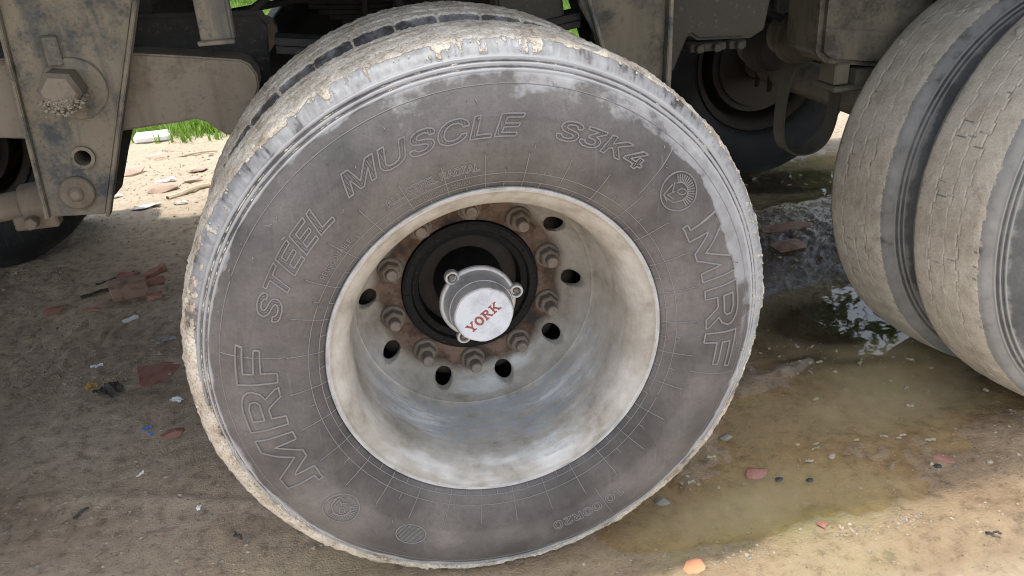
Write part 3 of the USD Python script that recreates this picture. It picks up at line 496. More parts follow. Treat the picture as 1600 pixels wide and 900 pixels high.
# cut the ten hand holes with real cylinders
def outer_rim():
    m = lathe_y(RIM, 200)
    M = manifold3d.Manifold(manifold3d.Mesh(m.vertices.astype(np.float32), m.faces.astype(np.uint32)))
    for k in range(10):
        a = math.radians(270 - 2.76 + 18 + 36*k)
        c = np.array([.2085*math.cos(a), .20, .2085*math.sin(a)])
        cy = trimesh.creation.cylinder(radius=.0185, height=.18, sections=28); cy.apply_transform(trimesh.geometry.align_vectors([0, 0, 1], [0, 1, 0])); cy.apply_translation(c+[0, .07, 0])
        M = M - manifold3d.Manifold(manifold3d.Mesh(cy.vertices.astype(np.float32), cy.faces.astype(np.uint32)))
    return M
def slab(ch):
    """slab-serif capitals about 1 high: Y, O, R, K"""
    B = lambda x0, y0, x1, y1: sbox(x0, y0, x1, y1); ln = lambda p, w: LineString(p).buffer(w/2, cap_style=2)
    if ch == 'Y': return union_all([ln([(.12, .95), (.5, .42)], .22), ln([(.88, .95), (.5, .42)], .16), B(.40, 0, .60, .48), B(.22, 0, .78, .13), B(-.02, .87, .34, 1), B(.66, .87, 1.02, 1)])
    if ch == 'O': return affinity.scale(Point(0, 0).buffer(.5), .98, 1.04).difference(affinity.scale(Point(0, 0).buffer(.27), .8, 1.15)) if False else affinity.translate(affinity.scale(Point(0, 0).buffer(.5, 12), .96, 1.04).difference(affinity.scale(Point(0, 0).buffer(.5, 12), .46, .64)), .48, .5)
    if ch == 'R': return union_all([B(.10, 0, .30, 1), B(-.02, 0, .42, .13), B(-.02, .87, .5, 1), affinity.translate(affinity.scale(Point(0, 0).buffer(.27, 10), 1.25, 1.), .52, .73).difference(affinity.translate(affinity.scale(Point(0, 0).buffer(.13, 10), 1.1, .85), .50, .73)).difference(B(0, .4, .28, 1.1)), ln([(.5, .5), (.84, .04)], .2), B(.68, 0, 1.0, .13)])
    return union_all([B(.10, 0, .30, 1), B(-.02, 0, .42, .13), B(-.02, .87, .42, 1), ln([(.28, .42), (.82, .94)], .15), ln([(.44, .58), (.84, .05)], .2), B(.62, 0, 1.04, .13), B(.60, .87, 1.0, 1)])

def front_wheel():
    w = thing('wheel', (0, 0, .5), 0, tr); tag(w, 'large muddy outer wheel of the middle axle with deep dished rim and silver hub cap')
    m, at = tyre('front', 3); obj('tyre', m, M_tyre, w, smooth=True, attrs=at)
    cl = []; gc = np.random.default_rng(41)
    for k in range(420):
        u = gc.random()
        a = math.radians(gc.uniform(165, 345) if u < .62 else gc.uniform(-15, 60) if u < .78 else gc.uniform(60, 165))
        if u < .62: r0 = gc.uniform(.497, .519)
        else: r0 = gc.uniform(.509, .5195)
        q = rock((gc.lognormal(math.log(.0021), .45),)*3, .6, 900+k % 40, cuts=3); q = trimesh.convex.convex_hull(q.vertices[::2])
        q.apply_transform(trimesh.transformations.random_rotation_matrix(gc.random(3))); q.apply_translation(side_pt(np.array([r0]), np.array([a]), .0022)[0]); cl.append(q)
    tag(obj('mud_crumbs', cat(*cl), M_mudpale, w, smooth=False), kind='stuff')
    # raised writing
    out = []
    for text, a0, a1, r0, h, sh in (('STEEL', 160.0, 130.4, .3745, .036, 14), ('MUSCLE', 124.6, 82.2, .384, .032, 14), ('S3K4', 74.6, 51.8, .384, .029, 12)):
        P = fit_text(text, math.radians(a0-a1)*(r0+.017), h, sh); obj('sidewall_lettering', cat(*wrap(outline(P), a0, r0, .0017), *wrap(hatched(P), a0, r0, .0007)), M_letter, w, smooth=False)
    for a0, a1 in ((206.5, 167.5), (29.5, -12.5)):
        P = fit_text('MRF', math.radians(a0-a1)*.392, .060, 0)
        serif = affinity.translate(sbox(0, 0, .016, .009), -.012, 0); P = union_all([P, serif])
        obj('brand_lettering', cat(*wrap(outline(P, .0026), a0, .372, .0020)), M_letter, w, smooth=False)
    small = []
    for text, a0, a1, r0, h, b in (('ALL STEEL RADIAL', 119.3, 92.8, .331, .0125, True), ('TUBE TYPE HIGHWAY SERVICE', 116.6, 95.5, .3095, .0070, False), ('REGROOVABLE', 145.9, 132.4, .3285, .0090, False), ('10.00R20', -57.0, -78.6, .388, .0185, True)):
        P = fit_text(text, math.radians(a0-a1)*(r0+.017), h, 0, b); obj('small_lettering', cat(*wrap(P if h < .012 else outline(P, .0014), a0, r0, .0010)), M_letter, w, smooth=False)
    # emblems: a ring with a plumed figure, and an oval of fine lines
    def emblem(a0, r0, rad, flip):
        o = [Point(0, 0).buffer(rad, 24).boundary.buffer(.0009)]
        for k in range(17):
            t = math.radians(-20+k*9.5); o.append(LineString([(rad*.50*math.cos(t), rad*.50*math.sin(t)), (rad*.86*math.cos(t), rad*.86*math.sin(t))]).buffer(.0009))
        o.append(LineString([(rad*.48*math.cos(t), rad*.48*math.sin(t)) for t in np.radians(np.arange(-25, 150, 12))]).buffer(.0008))
        o.append(affinity.rotate(affinity.scale(Point(rad*.12, rad*.10).buffer(rad*.24), 1.0, .6), 30).boundary.buffer(.0008))
        o += [LineString([(-rad*.55, rad*.10), (-rad*.62, -rad*.55), (-rad*.25, -rad*.72)]).buffer(.0009), LineString([(rad*.48, -rad*.2), (rad*.1, -rad*.6), (-rad*.45, -rad*.62)]).buffer(.0009), LineString([(-rad*.2, -rad*.1), (-rad*.45, -rad*.45), (0, -rad*.45)]).buffer(.0008), LineString([(-rad*.5, rad*.25), (-rad*.3, -rad*.2)]).buffer(.0008)]
        U = union_all(o); U = affinity.rotate(U, flip, origin=(0, 0)); U = affinity.translate(U, 0, rad)
        obj('sidewall_emblem', cat(*wrap(U, a0, r0-rad, .0015)), M_letter, w, smooth=False)
    emblem(39.9, .402, .0320, 10); emblem(-140.7, .396, .0310, 100)
    ov = affinity.scale(Point(0, 0).buffer(.026, 24), 1.08, .80)
    U = union_all([ov.boundary.buffer(.0009), ov.buffer(-.002).intersection(union_all([sbox(-.04, q, .04, q+.0010) for q in np.arange(-.03, .03, .0027)]))])
    obj('sidewall_emblem', cat(*wrap(affinity.translate(U, 0, .021), -119.6, .369, .0011)), M_letter, w, smooth=False)
    # moulding flash: thin radial lines with a nub at the outer end
    L = []
    def radial(a, r0, r1, wd=.0010, h=.0009, nub=True):
        k = np.linspace(r0, r1, 9); c = side_pt(k, np.radians(a)+0*k, h-.0004); L.append(tube(c, wd*.75, 5))
        if nub: L.append(tube(np.vstack([c[-1], c[-1]+[0, -.0045*rng.uniform(.4, 1.2), -.001*rng.uniform(0, 2)]]), .0008, 5))
    for k in range(32):
        a = 91.3-11.25*k; radial(a, .297, .357+rng.uniform(-.002, .002), nub=rng.random() < .8)
        radial(a-5.6, .292, .305, nub=False)
        if rng.random() < .6: radial(a-5.6, .3215, .331, nub=True)
    for a in (169.8, 47.5, -15, -63): radial(a, .357, .456, .0008, .0008, False)
    for rr_, wd in ((.305, .0007), (.3215, .0007), (.4575, .0006)):
        aa = np.linspace(0, 2*np.pi, 241); L.append(tube(side_pt(rr_+0*aa, aa, .0003), wd, 5))
    for k in range(60):                                                                                                       # vent whiskers
        a, r = rng.uniform(0, 360), rng.choice([.372, .415, .44, .4625]); c = side_pt(np.array([r]), np.radians(np.array([a])), .0005)[0]
        L.append(tube(np.vstack([c, c+[rng.normal()*.002, -.004*rng.uniform(.5, 1.3), rng.normal()*.003]]), .0007, 4))
    tag(obj('mould_line', cat(*L), M_line, w, smooth=True), kind='stuff')
    obj('rim', outer_rim(), M_rim, w, smooth=32)
    # thin bare lock ring between flange and bead
    obj('lock_ring', lathe_y([(.2893, -.0012), (.2938, -.0014), (.2950, .0020), (.2940, .007), (.2905, .007)], 180), M_rimedge, w)
    obj('hub', cat(lathe_y([(.1395, .283), (.1385, .268), (.1330, .2655), (.1215, .2675), (.1180, .276), (.1060, .280), (.1035, .290), (.1015, .335), (.088, .372), (.074, .365), (.0715, .330), (.0700, .20), (.030, .20), (.030, .43), (.1395, .43)], 96),
        *[bx(-.004, .004, .2650, .274, .1245, .1355) .apply_transform(trimesh.transformations.rotation_matrix(a, [0, 1, 0])) for a in np.radians(np.arange(0, 360, 30))]), M_hub, w)
    # hub cap with three lugs and a facetted dome
    th = np.linspace(0, 2*np.pi, 32, endpoint=False)+.2; dent = .022*(.5-.5*np.cos(8*th))
    body = lathe_y([(.0, .203), (.0735, .203), (.0755, .2005), (.0750, .1955), (.0725, .1935), (.0685, .1930), (.0665, .1905), (.0640, .176), (.0620, .160), (0., .160)], 96)
    lugs = []
    lugang = (128., 10., 244.)
    for a in lugang:
        c = np.array([.0765*math.cos(math.radians(a)), 0, .0765*math.sin(math.radians(a))])
        l = lathe_y([(.0070, .203), (.0135, .203), (.0145, .200), (.0142, .1905), (.0130, .1888), (.0098, .1884), (.0086, .1900), (.0070, .197)], 28); l.apply_translation(c); lugs.append(l)
    hull = lambda r, y, k: np.stack([r*np.cos(th)*(1-dent*k), 0*th+y, r*np.sin(th)*(1-dent*k)], 1)
    dome = trimesh.convex.convex_hull(np.vstack([hull(.0625, .166, .2), hull(.0590, .145, .8), hull(.0578, .1400, 1.), hull(.0565, .1380, 1.)]))
    obj('hub_cap', cat(body, *lugs), M_alu, w)
    obj('hub_cap_dome', dome, M_alu, w, smooth=35)
    face = trimesh.convex.convex_hull(np.vstack([hull(.0558, .1382, 1.), hull(.0545, .1362, 1.)])); obj('cap_face', face, M_capface, w, smooth=20)
    x, P = 0., []
    for ch, adv in (('Y', 1.02), ('O', 1.02), ('R', 1.04), ('K', 1.0)):
        P.append(affinity.translate(slab(ch), x, 0)); x += adv+.06
    P = union_all(P); b = P.bounds; P = affinity.translate(P, -(b[0]+b[2])/2, -.5); P = affinity.rotate(affinity.scale(P, .0755/(b[2]-b[0]), .0195, origin=(0, 0)), 36.5, origin=(0, 0))
    mm = [trimesh.creation.extrude_polygon(q, .0006, engine='earcut') for q in getattr(P, 'geoms', [P])]; mm = cat(*mm)
    V = mm.vertices; mm = trimesh.Trimesh(np.stack([V[:, 0]-.002, .1360-V[:, 2]+.0002, V[:, 1]-.004], 1), mm.faces[:, ::-1] if False else mm.faces, process=False)
    mm.fix_normals(); obj('cap_lettering', mm, M_red, w, smooth=False)
    for a in lugang:
        c = np.array([.0765*math.cos(math.radians(a)), .1965, .0765*math.sin(math.radians(a))]); b_ = hexnut(.0062, .0060, .0006); b_.apply_translation(c); obj('cap_bolt', b_, M_rustnut, w)
    for k in range(10):
        a = math.radians(270-2.76+36*k); c = [.1675*math.cos(a), .2755, .1675*math.sin(a)]
        lng = (.020, .012, .026, .017, .022, .006, .008, .007, .018, .024)[k]
        nut = cat(lathe_y([(.0, 0.), (.0255, 0.), (.0258, -.004), (.0240, -.0075), (.0, -.0075)], 32), hexnut(.0205, .028, .002))
        nut.apply_transform(trimesh.transformations.rotation_matrix(rng.uniform(0, 1), [0, 1, 0])); nut.apply_translation(c); obj('wheel_nut', nut, M_rustnut, w)
        s = lathe_y([(0., -.02), (.0118, -.02), (.0118, -.0275-lng), (.0100, -.0300-lng), (0., -.0300-lng)], 20); s.apply_translation(c); obj('wheel_stud', s, M_stud, w)
    return w
def simple_wheel(kind, seed, mt, label, inner, nth=700, steps=(.0014, .008, .0045), rimmat=None):
    w = thing('wheel', (0, 0, 0), 0, tr); tag(w, label)
    m, at = tyre(kind, seed, nth, *steps); obj('tyre', m, mt, w, smooth=True, attrs=at)
    rp = np.array(RIM)
    if inner: rp = np.stack([rp[:, 0], .27-rp[:, 1]], 1)
    obj('rim', lathe_y(rp, 96), rimmat or M_drum, w)
    return w
def move(w, loc, rz=0, rx=0):
    x = UsdGeom.Xformable(w); x.ClearXformOpOrder(); x.AddTranslateOp(opSuffix='at').Set(Gf.Vec3d(*map(float, loc)))
    if rz: x.AddRotateZOp().Set(float(rz))
    if rx: x.AddRotateXOp().Set(float(rx))
front_wheel()
wi = simple_wheel('inner', 5, M_tyre, 'inner wheel of the middle axle with clods of mud on its tread', True, 1100, (.0016, .008, .0032)); move(wi, (0, .30, .5))
RZ2, RX2 = math.degrees(.0628), math.degrees(-.08)
wo2 = simple_wheel('worn', 8, M_tyre2, 'outer wheel of the rear axle with a worn cracked dusty tread', False, 2000, (.0012, .008, .0018), M_rim); move(wo2, (1.571, .109, .509), RZ2, RX2)
wi2 = simple_wheel('worn', 9, M_tyre2, 'inner wheel of the rear axle with a caked dusty tread', True, 900, (.0014, .008, .0028)); move(wi2, (1.571-.0188, .109+.2984, .485), RZ2, RX2)
CEN = 1.31
plain = simple_wheel('plain', 11, M_tyre3, 'dusty wheel on the far side of the trailer, its rubber darkened to stand for shade', True, 420, (.0016, .010, .006)); move(plain, (-1.6, 2*CEN-.30, .5), 180)
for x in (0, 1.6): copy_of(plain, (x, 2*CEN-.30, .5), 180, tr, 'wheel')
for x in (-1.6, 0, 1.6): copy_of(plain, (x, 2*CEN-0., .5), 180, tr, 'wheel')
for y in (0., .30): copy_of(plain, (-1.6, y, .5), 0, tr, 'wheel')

# ---------------------------------------------------------------- trailer: deck, frame, axles, suspension
obj('deck', bx(-4.2, 4.6, .085, 2.535, 1.46, 1.56, .006), M_dark, tr)
obj('side_rail', bx(-4.21, 4.61, .080, .14, 1.40, 1.458, .006), M_beam, tr)
obj('side_rail', bx(-4.21, 4.61, 2.48, 2.54, 1.40, 1.458, .006), M_beam, tr)
for y in (.78, 1.84):
    obj('frame_beam', cat(bx(-4.15, 4.55, y-.07, y+.07, 1.102, 1.118, .003), bx(-4.15, 4.55, y-.006, y+.006, 1.118, 1.44, .002), bx(-4.15, 4.55, y-.07, y+.07, 1.44, 1.456, .003)), M_dark, tr)
for x in np.arange(-3.9, 4.4, .55):
    obj('cross_member', bx(x-.035, x+.035, .145, 2.475, 1.36, 1.4595, .004), M_dark, tr)
for k, x in enumerate((-1.6, 0., 1.6)):
    obj('axle_beam', cyl((x, .42, .5), (x, 2*CEN-.42, .5), .066, 32), M_beam, tr)
    for y0, y1 in ((.31, .545), (2*CEN-.31, 2*CEN-.545)):
        yb = [y0, y0+(y1-y0)*.1, y0+(y1-y0)*.9, y1]
        obj('brake_drum', lathe_y([(.06, yb[0]), (.145, yb[0]), (.19, yb[1]), (.205, yb[2]), (.212, yb[2]), (.212, yb[3]), (.06, yb[3])], 64, x, .5), M_drum, tr)
        s = 1 if y1 > y0 else -1
        obj('brake_shoe', lathe_y([(.07, y1+s*.004), (.185, y1+s*.004), (.185, y1+s*.014), (.07, y1+s*.014)], 48, x, .5), M_drum, tr)

def mir(m, side):
    if side > 0: return m
    m = m.copy(); m.vertices[:, 1] = 2*CEN-m.vertices[:, 1]; m.invert(); return m
LEFT_H = [(-.815, 1.104), (-.800, 1.04), (-.838, .636), (-.730, .628), (-.571, 1.04), (-.566, 1.104)]
LEFT_H = [(-.812, 1.104), (-.838, .636), (-.730, .628), (-.556, 1.104)]
EQ = [(-.607, .953), (-.49, .936), (-.395, .921), (-.378, .910), (-.367, .888), (-.367, .862), (-.380, .835), (-.404, .806), (-.426, .772), (-.437, .765), (-.453, .765), (-.470, .778), (-.490, .798), (-.511, .806), (-.535, .803), (-.650, .797), (-.78, .79), (-.897, .807), (-.93, .83), (-.96, .81), (-.99, .78), (-1.03, .78), (-1.05, .80), (-1.08, .86), (-1.09, .90), (-1.07, .945), (-1.03, .965), (-.85, .963)]
def suspension(dx, sd, detail):
    """one bracket with its rocking beam; sd = 1 near side, -1 far side"""
    sh = lambda pts: [(x+dx, z) for x, z in pts]
    hp = Polygon(sh(LEFT_H)).difference(Point(-.742+dx, .757).buffer(.017, 16))
    br = obj('bracket', mir(extr_y(hp, .620, .632), sd), M_hanger, tr)
    if detail: tag(br, 'dusty tapered suspension bracket with a pipe hole and big pivot nut')
    fl = []
    for (a, b) in (((-.812, 1.104), (-.838, .636)), ((-.556, 1.104), (-.730, .628))):
        a, b = np.array(a)+[dx, 0], np.array(b)+[dx, 0]; n = np.array([a[1]-b[1], -(a[0]-b[0])]); n /= np.linalg.norm(n); s = -1 if a[0] < -.7+dx else 1
        if s*n[0] < 0: n = -n
        fl.append(extr_y([tuple(a+n*.001), tuple(a+n*.009), tuple(b+n*.009), tuple(b+n*.001)], .607, .640, .002))
    for q in fl: obj('edge_strip', mir(q, sd), M_hanger, br)
    back = rounded(sh([(-.85, 1.104), (-.88, .66), (-.862, .60), (-.765, .600), (-.722, .640), (-.690, .72), (-.655, .80), (-.54, 1.104)]), .010)
    obj('bracket', mir(extr_y(back, .770, .782), sd), M_dark, tr)
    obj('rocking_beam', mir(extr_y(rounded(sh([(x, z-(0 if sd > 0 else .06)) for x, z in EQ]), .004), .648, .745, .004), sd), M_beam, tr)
    # lower pin, pipe and pivot nut
    pipe = lathe_y([(.0165, .612), (.0235, .612), (.0240, .616), (.0240, .765), (.0165, .765)], 32, -.742+dx, .757); obj('pipe', mir(pipe, sd), M_hanger, tr)
    cap = lathe_y([(0., .600), (.010, .6005), (.022, .605), (.0330, .6085), (.0355, .612), (.0355, .6195), (0., .6195)], 40, -.772+dx, .684); pn = obj('pin_cap', mir(cap, sd), M_beam, tr)
    boss = lathe_y([(0., .5935), (.008, .594), (.014, .598), (.017, .604), (0., .604)], 24, -.772+dx, .684); obj('pin_boss', mir(boss, sd), M_beam, pn)
    wsh = lathe_y([(.02, .6195), (.062, .6195), (.062, .6150), (.060, .6130), (.02, .6130)], 48, -.722+dx, .898)
    obj('washer', mir(wsh, sd), M_hanger, tr)
    nut = hexnut(.041, .062, .006); nut.apply_transform(trimesh.transformations.rotation_matrix(math.radians(19), [0, 1, 0])); nut.apply_translation([-.735+dx, .613, .904]); nt = obj('pivot_nut', mir(nut, sd), M_beam, tr)
    lk = bx(-.758+dx, -.728+dx, .606, .6195, .945, 1.005, .004); obj('locking_tab', mir(lk, sd), M_hanger, tr)
    if detail:
        gg = np.random.default_rng(4); cl = []
        for k in range(240):
            q = rock((gg.uniform(.0022, .0055),)*3, .8, k+200, cuts=3); q = trimesh.convex.convex_hull(q.vertices[::2]); a = gg.uniform(math.radians(205), math.radians(335)); rr = gg.uniform(.030, .045)
            q.apply_translation([-.735+dx+rr*math.cos(a), gg.uniform(.548, .612), .904+rr*math.sin(a)]); cl.append(q)
        for k in range(90):
            q = rock((gg.uniform(.002, .0045),)*3, .8, k+600, cuts=3); q = trimesh.convex.convex_hull(q.vertices[::2]); q.apply_translation([-.735+dx+gg.normal()*.016, .5505, .904-abs(gg.normal())*.014-.012]); cl.append(q)
        tag(obj('mud_crust', cat(*cl), M_crust, nt, smooth=False), kind='stuff')
    # torque rod running to the axle before
    r0, r1 = np.array([-.855+dx, .69, .655]), np.array([-1.58+dx, .69, .60])
    d = (r1-r0)/np.linalg.norm(r1-r0)
    obj('torque_rod', mir(cyl(r0+d*.045, r1, .030, 24), sd), M_beam, tr)
    sl = obj('rod_sleeve', mir(cat(cyl(r0-d*.075, r0+d*.05, .042, 28), cyl((-.772+dx, .635, .684), (-.772+dx, .765, .684), .04, 24)), sd), M_beam, tr)
    cb = hexnut(.014, .03); cb.apply_translation([-.885+dx, .655, .622]); obj('clamp_bolt', mir(cat(cb, bx(-.93+dx, -.84+dx, .662, .70, .598, .632)), sd), M_beam, sl)
suspension(0, 1, True); suspension(0, -1, False)
# the bracket between the middle and the rear axle: a broad flat plate with an edge strip
def right_bracket(sd):
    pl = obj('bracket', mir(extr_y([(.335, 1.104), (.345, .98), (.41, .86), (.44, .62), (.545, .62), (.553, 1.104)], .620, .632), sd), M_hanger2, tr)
    obj('edge_strip', mir(extr_y([(.5535, 1.104), (.5615, 1.104), (.5615, .62), (.5465, .62)], .600, .645, .002), sd), M_hanger, pl)
    obj('edge_strip', mir(extr_y([(.3335, 1.104), (.3255, 1.104), (.400, .858), (.4085, .862)], .607, .645, .002), sd), M_hanger, pl)
    obj('bracket', mir(extr_y([(.34, 1.104), (.365, .98), (.42, .80), (.44, .62), (.56, .62), (.57, 1.104)], .770, .782), sd), M_dark, tr)
    eq = [(2*-.06-x-.0, z) for x, z in EQ]; eq = [(x+.33-.0, z-.01) for x, z in []]
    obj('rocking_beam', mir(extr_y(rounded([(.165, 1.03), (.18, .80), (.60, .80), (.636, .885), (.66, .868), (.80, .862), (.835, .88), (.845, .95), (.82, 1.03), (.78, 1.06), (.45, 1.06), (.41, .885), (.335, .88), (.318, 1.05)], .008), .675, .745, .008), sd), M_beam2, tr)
    for x, w in ((.655, .018), (.70, .03), (.76, .022)):
        obj('wear_bolt', mir(cat(bx(x-w, x+w, .665, .735, .842, .861, .003), hexnut(.011, .02).apply_translation([x, .668, .852])), sd), M_beam2, tr)
right_bracket(1); right_bracket(-1)
# leaf springs over the axles
for x0 in (-1.6, 0., 1.6):
    for sd in (1, -1):
        sp = thing('leaf_spring', (0, 0, 0), 0, tr)
        for k in range(7):
            half = .34-.036*max(0, k-1) if k else .34; xs = np.linspace(-half, half, 17)
            zt = .842 + .22*xs**2 + .0175*(6-k) - .03
            top = list(zip(x0+xs+.02, zt+.0155)); bot = list(zip(x0+xs+.02, zt)); obj('leaf', mir(extr_y(Polygon(top+bot[::-1]), .660, .740, .002), sd), M_dark, sp)
        obj('spring_seat', mir(bx(x0-.07, x0+.07, .655, .745, .560, .8105), sd), M_dark, sp)
        for dx in (-.055, .055): obj('clamp_bolt', mir(cat(cyl((x0+dx, .648, .42), (x0+dx, .648, .98), .010, 10), cyl((x0+dx, .752, .42), (x0+dx, .752, .98), .010, 10), cyl((x0+dx, .648, .98), (x0+dx, .752, .98), .010, 10)), sd), M_drum, sp)
# hanging channel before the spring, its lip and the rounded plate behind
hb = obj('hanging_channel', cat(bx(-.463, -.402, .620, .628, .966, 1.1015, .002), bx(-.402, -.396, .6205, .66, .968, 1.1015, .002)), M_hanger, tr)
obj('channel_lip', bx(-.469, -.396, .606, .6195, .9605, .970, .002), M_hanger, hb)
obj('back_plate', extr_y(rounded([(-.95, 1.028), (-.345, 1.000), (-.335, .975), (-.352, .80), (-.95, .80)], .018), .752, .767), M_dark, tr)
obj('back_plate_rim', extr_y(rounded([(-.95, 1.034), (-.340, 1.0065), (-.328, .976), (-.337, .976), (-.349, .9965), (-.95, 1.024)], .001), .744, .7505), M_dark, tr)
# box, brake chamber, strap and bolts ahead of the rear axle
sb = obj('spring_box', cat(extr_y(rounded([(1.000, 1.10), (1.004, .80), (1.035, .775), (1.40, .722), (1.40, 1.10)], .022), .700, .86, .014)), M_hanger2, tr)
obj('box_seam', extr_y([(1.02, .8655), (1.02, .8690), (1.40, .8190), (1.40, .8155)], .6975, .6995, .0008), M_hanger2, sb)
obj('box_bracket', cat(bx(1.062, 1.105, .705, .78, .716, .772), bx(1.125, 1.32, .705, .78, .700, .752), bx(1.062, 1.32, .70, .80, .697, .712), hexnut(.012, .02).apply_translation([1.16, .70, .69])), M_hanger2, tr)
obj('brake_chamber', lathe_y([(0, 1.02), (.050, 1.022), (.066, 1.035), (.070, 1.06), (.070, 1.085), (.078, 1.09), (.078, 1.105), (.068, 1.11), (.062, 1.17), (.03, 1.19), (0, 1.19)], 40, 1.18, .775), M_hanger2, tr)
obj('brake_chamber', lathe_y([(0, 1.28), (.050, 1.282), (.066, 1.295), (.070, 1.32), (.078, 1.35), (.078, 1.365), (.068, 1.37), (.062, 1.43), (0, 1.45)], 40, 1.22, .70), M_drum, tr)
ks = np.array([(1.262, .760), (1.238, .693), (1.216, .62), (1.206, .55), (1.205, .48), (1.212, .43), (1.232, .396), (1.265, .380), (1.30, .376), (1.335, .384), (1.365, .405), (1.388, .45), (1.398, .51), (1.402, .58)])
from scipy.interpolate import splprep, splev
tck, _ = splprep(ks.T, s=0); kk = np.array(splev(np.linspace(0, 1, 60), tck)).T; tn = np.gradient(kk, axis=0); tn /= np.linalg.norm(tn, axis=1, keepdims=True); nn = np.stack([-tn[:, 1], tn[:, 0]], 1)*.003
V = np.concatenate([np.c_[kk[:, 0]+s*nn[:, 0], np.full(60, yy), kk[:, 1]+s*nn[:, 1]] for s, yy in ((1, 1.165), (1, 1.225), (-1, 1.225), (-1, 1.165))]); F = []
for q in range(4):
    for i in range(59): F.append([q*60+i, q*60+i+1, ((q+1) % 4)*60+i+1, ((q+1) % 4)*60+i])
obj('hanging_strap', (V, np.array(F)), M_strap, tr, smooth=40)
# air hoses
for pts, r in (([(-.62, .84, 1.09), (-.60, .86, .99), (-.52, .87, .955), (-.40, .88, .98), (-.25, .90, 1.07)], .009), ([(-.75, 1.2, 1.1), (-.7, 1.25, .98), (-.45, 1.3, .95), (-.1, 1.3, 1.0), (.3, 1.25, 1.1)], .010), ([(-.05, 1.0, 1.1), (.0, 1.02, .9), (.02, 1.02, .75), (.04, .98, .62)], .010), ([(.95, 1.1, 1.1), (.98, 1.1, .92), (1.1, 1.12, .85), (1.16, 1.1, .8)], .010)):
    tck, _ = splprep(np.array(pts).T, s=0); obj('air_hose', tube(np.array(splev(np.linspace(0, 1, 30), tck)).T, r, 10), M_dark, tr, smooth=True)
# trailing arms / inner stiffeners that fill the dark middle of the chassis
for x in (-.72, .45): obj('cross_tube', cyl((x, .79, 1.0), (x, 2*CEN-.79, 1.0), .045, 24), M_dark, tr)
for x in (-1.6, 0., 1.6):
    for y in (1.0, 1.6): obj('brake_cylinder', lathe_y([(0, 0.), (.06, .004), (.075, .03), (.078, .075), (.082, .08), (.082, .095), (.07, .1), (.065, .2), (0, .21)], 32).apply_transform(trimesh.transformations.rotation_matrix(math.pi/2, [0, 0, 1])).apply_translation([x+.30, y, .68]), M_drum, tr)

# ---------------------------------------------------------------- things lying on the ground
def put(name, mesh, mt, x, y, label, cat_, rot=0., tilt=(0, 0), sink=.35, group=None):
    m = mesh.copy(); m.apply_transform(trimesh.transformations.euler_matrix(tilt[0], tilt[1], rot))
    lo = m.bounds[0][2]; hgt = m.bounds[1][2]-lo; m.apply_translation([0, 0, -lo-sink*hgt])
    t = obj(name, m, mt, None, smooth=False if len(m.faces) < 400 else 30); UsdGeom.Xformable(t).AddTranslateOp().Set(Gf.Vec3d(x, y, gz(x, y)+.004)); tag(t, label, cat_, group); return t
def brick_chunk(l, w, h, seed):
    g = np.random.default_rng(seed); b = trimesh.creation.box((l, w, h)); b = b.subdivide().subdivide()
    v = b.vertices; v += (meshkit.fbm(v*40+seed, 3)[:, None]-.5)*.016*np.sign(v)*np.array([1, 1, .6]); b.vertices = v
    n = g.normal(size=3); n[2] = abs(n[2])*.3; n /= np.linalg.norm(n); k = v@n; c = np.quantile(k, .86); b.vertices = np.where((k > c)[:, None], v-(k-c)[:, None]*n*1.0, v); return b
def scrap(l, w, seed, crumple=.012):
    l, w = .8*l, .8*w
    g = np.random.default_rng(seed); n = 9; a, b = np.meshgrid(np.linspace(-1, 1, n), np.linspace(-1, 1, n), indexing='ij')
    e = 1-.35*meshkit.noise(np.stack([a*1.5+seed, b*1.5, 0*a], -1), seed); x, y = a*l/2*e, b*w/2*e*(1-.5*a**2*g.uniform(.2, 1))
    z = crumple*meshkit.fbm(np.stack([a*2+seed, b*2, 0*a+seed], -1), 3, seed); i = (np.arange(n-1)[:, None]*n+np.arange(n-1)[None]).ravel()
    F = np.stack([i, i+n, i+n+1, i+1], 1); F = np.vstack([F[:, [0, 1, 2]], F[:, [0, 2, 3]]]); top = np.stack([x, y, z], -1).reshape(-1, 3); N = n*n
    return trimesh.Trimesh(np.vstack([top, top-[0, 0, .0012]]), np.vstack([F, F[:, ::-1]+N]), process=False)
put('brick', brick_chunk(.115, .075, .06, 1), M_brickdark, -1.005, 1.640, 'thick dark brown half brick lying in the shade left of the muddy wheel', 'brick', .35, (.12, -.05), .15)
put('brick', brick_chunk(.11, .032, .022, 2), M_brick, -.945, 1.80, 'long thin red brick strip touching the dark half brick on its right', 'brick', .95, (.05, 0), .25)
put('brick', brick_chunk(.075, .035, .028, 3), M_brick, -1.035, 1.80, 'short red brick chip just behind the dark half brick', 'brick', -.25, (0, 0), .3)
put('brick', brick_chunk(.07, .026, .02, 4), M_brick, -.935, 1.72, 'narrow red brick sliver between the thin strip and the dark half brick', 'brick', .3, (0, .05), .3)
put('brick', brick_chunk(.05, .035, .02, 5), M_brick, -.91, 1.585, 'tiny red brick chip in front of the dark half brick', 'brick', .3, (0, 0), .4)
put('brick', brick_chunk(.15, .11, .02, 6), M_brick, -.80, 1.04, 'flat bright red brick slab half sunk in soil beside the muddy tyre', 'brick', .25, (0.06, .05), .72)
put('brick', rock((.10, .06, .05), .7, 12), M_brickdust, -1.263, 3.22, 'rounded red brick lump in the sunlit dirt beside the bracket foot', 'brick', .3, sink=.3)
put('brick', rock((.085, .04, .03), .6, 13), M_brickdust, -1.165, 3.47, 'thin red brick piece farthest back in the sunlit dirt', 'brick', -.2, sink=.3)
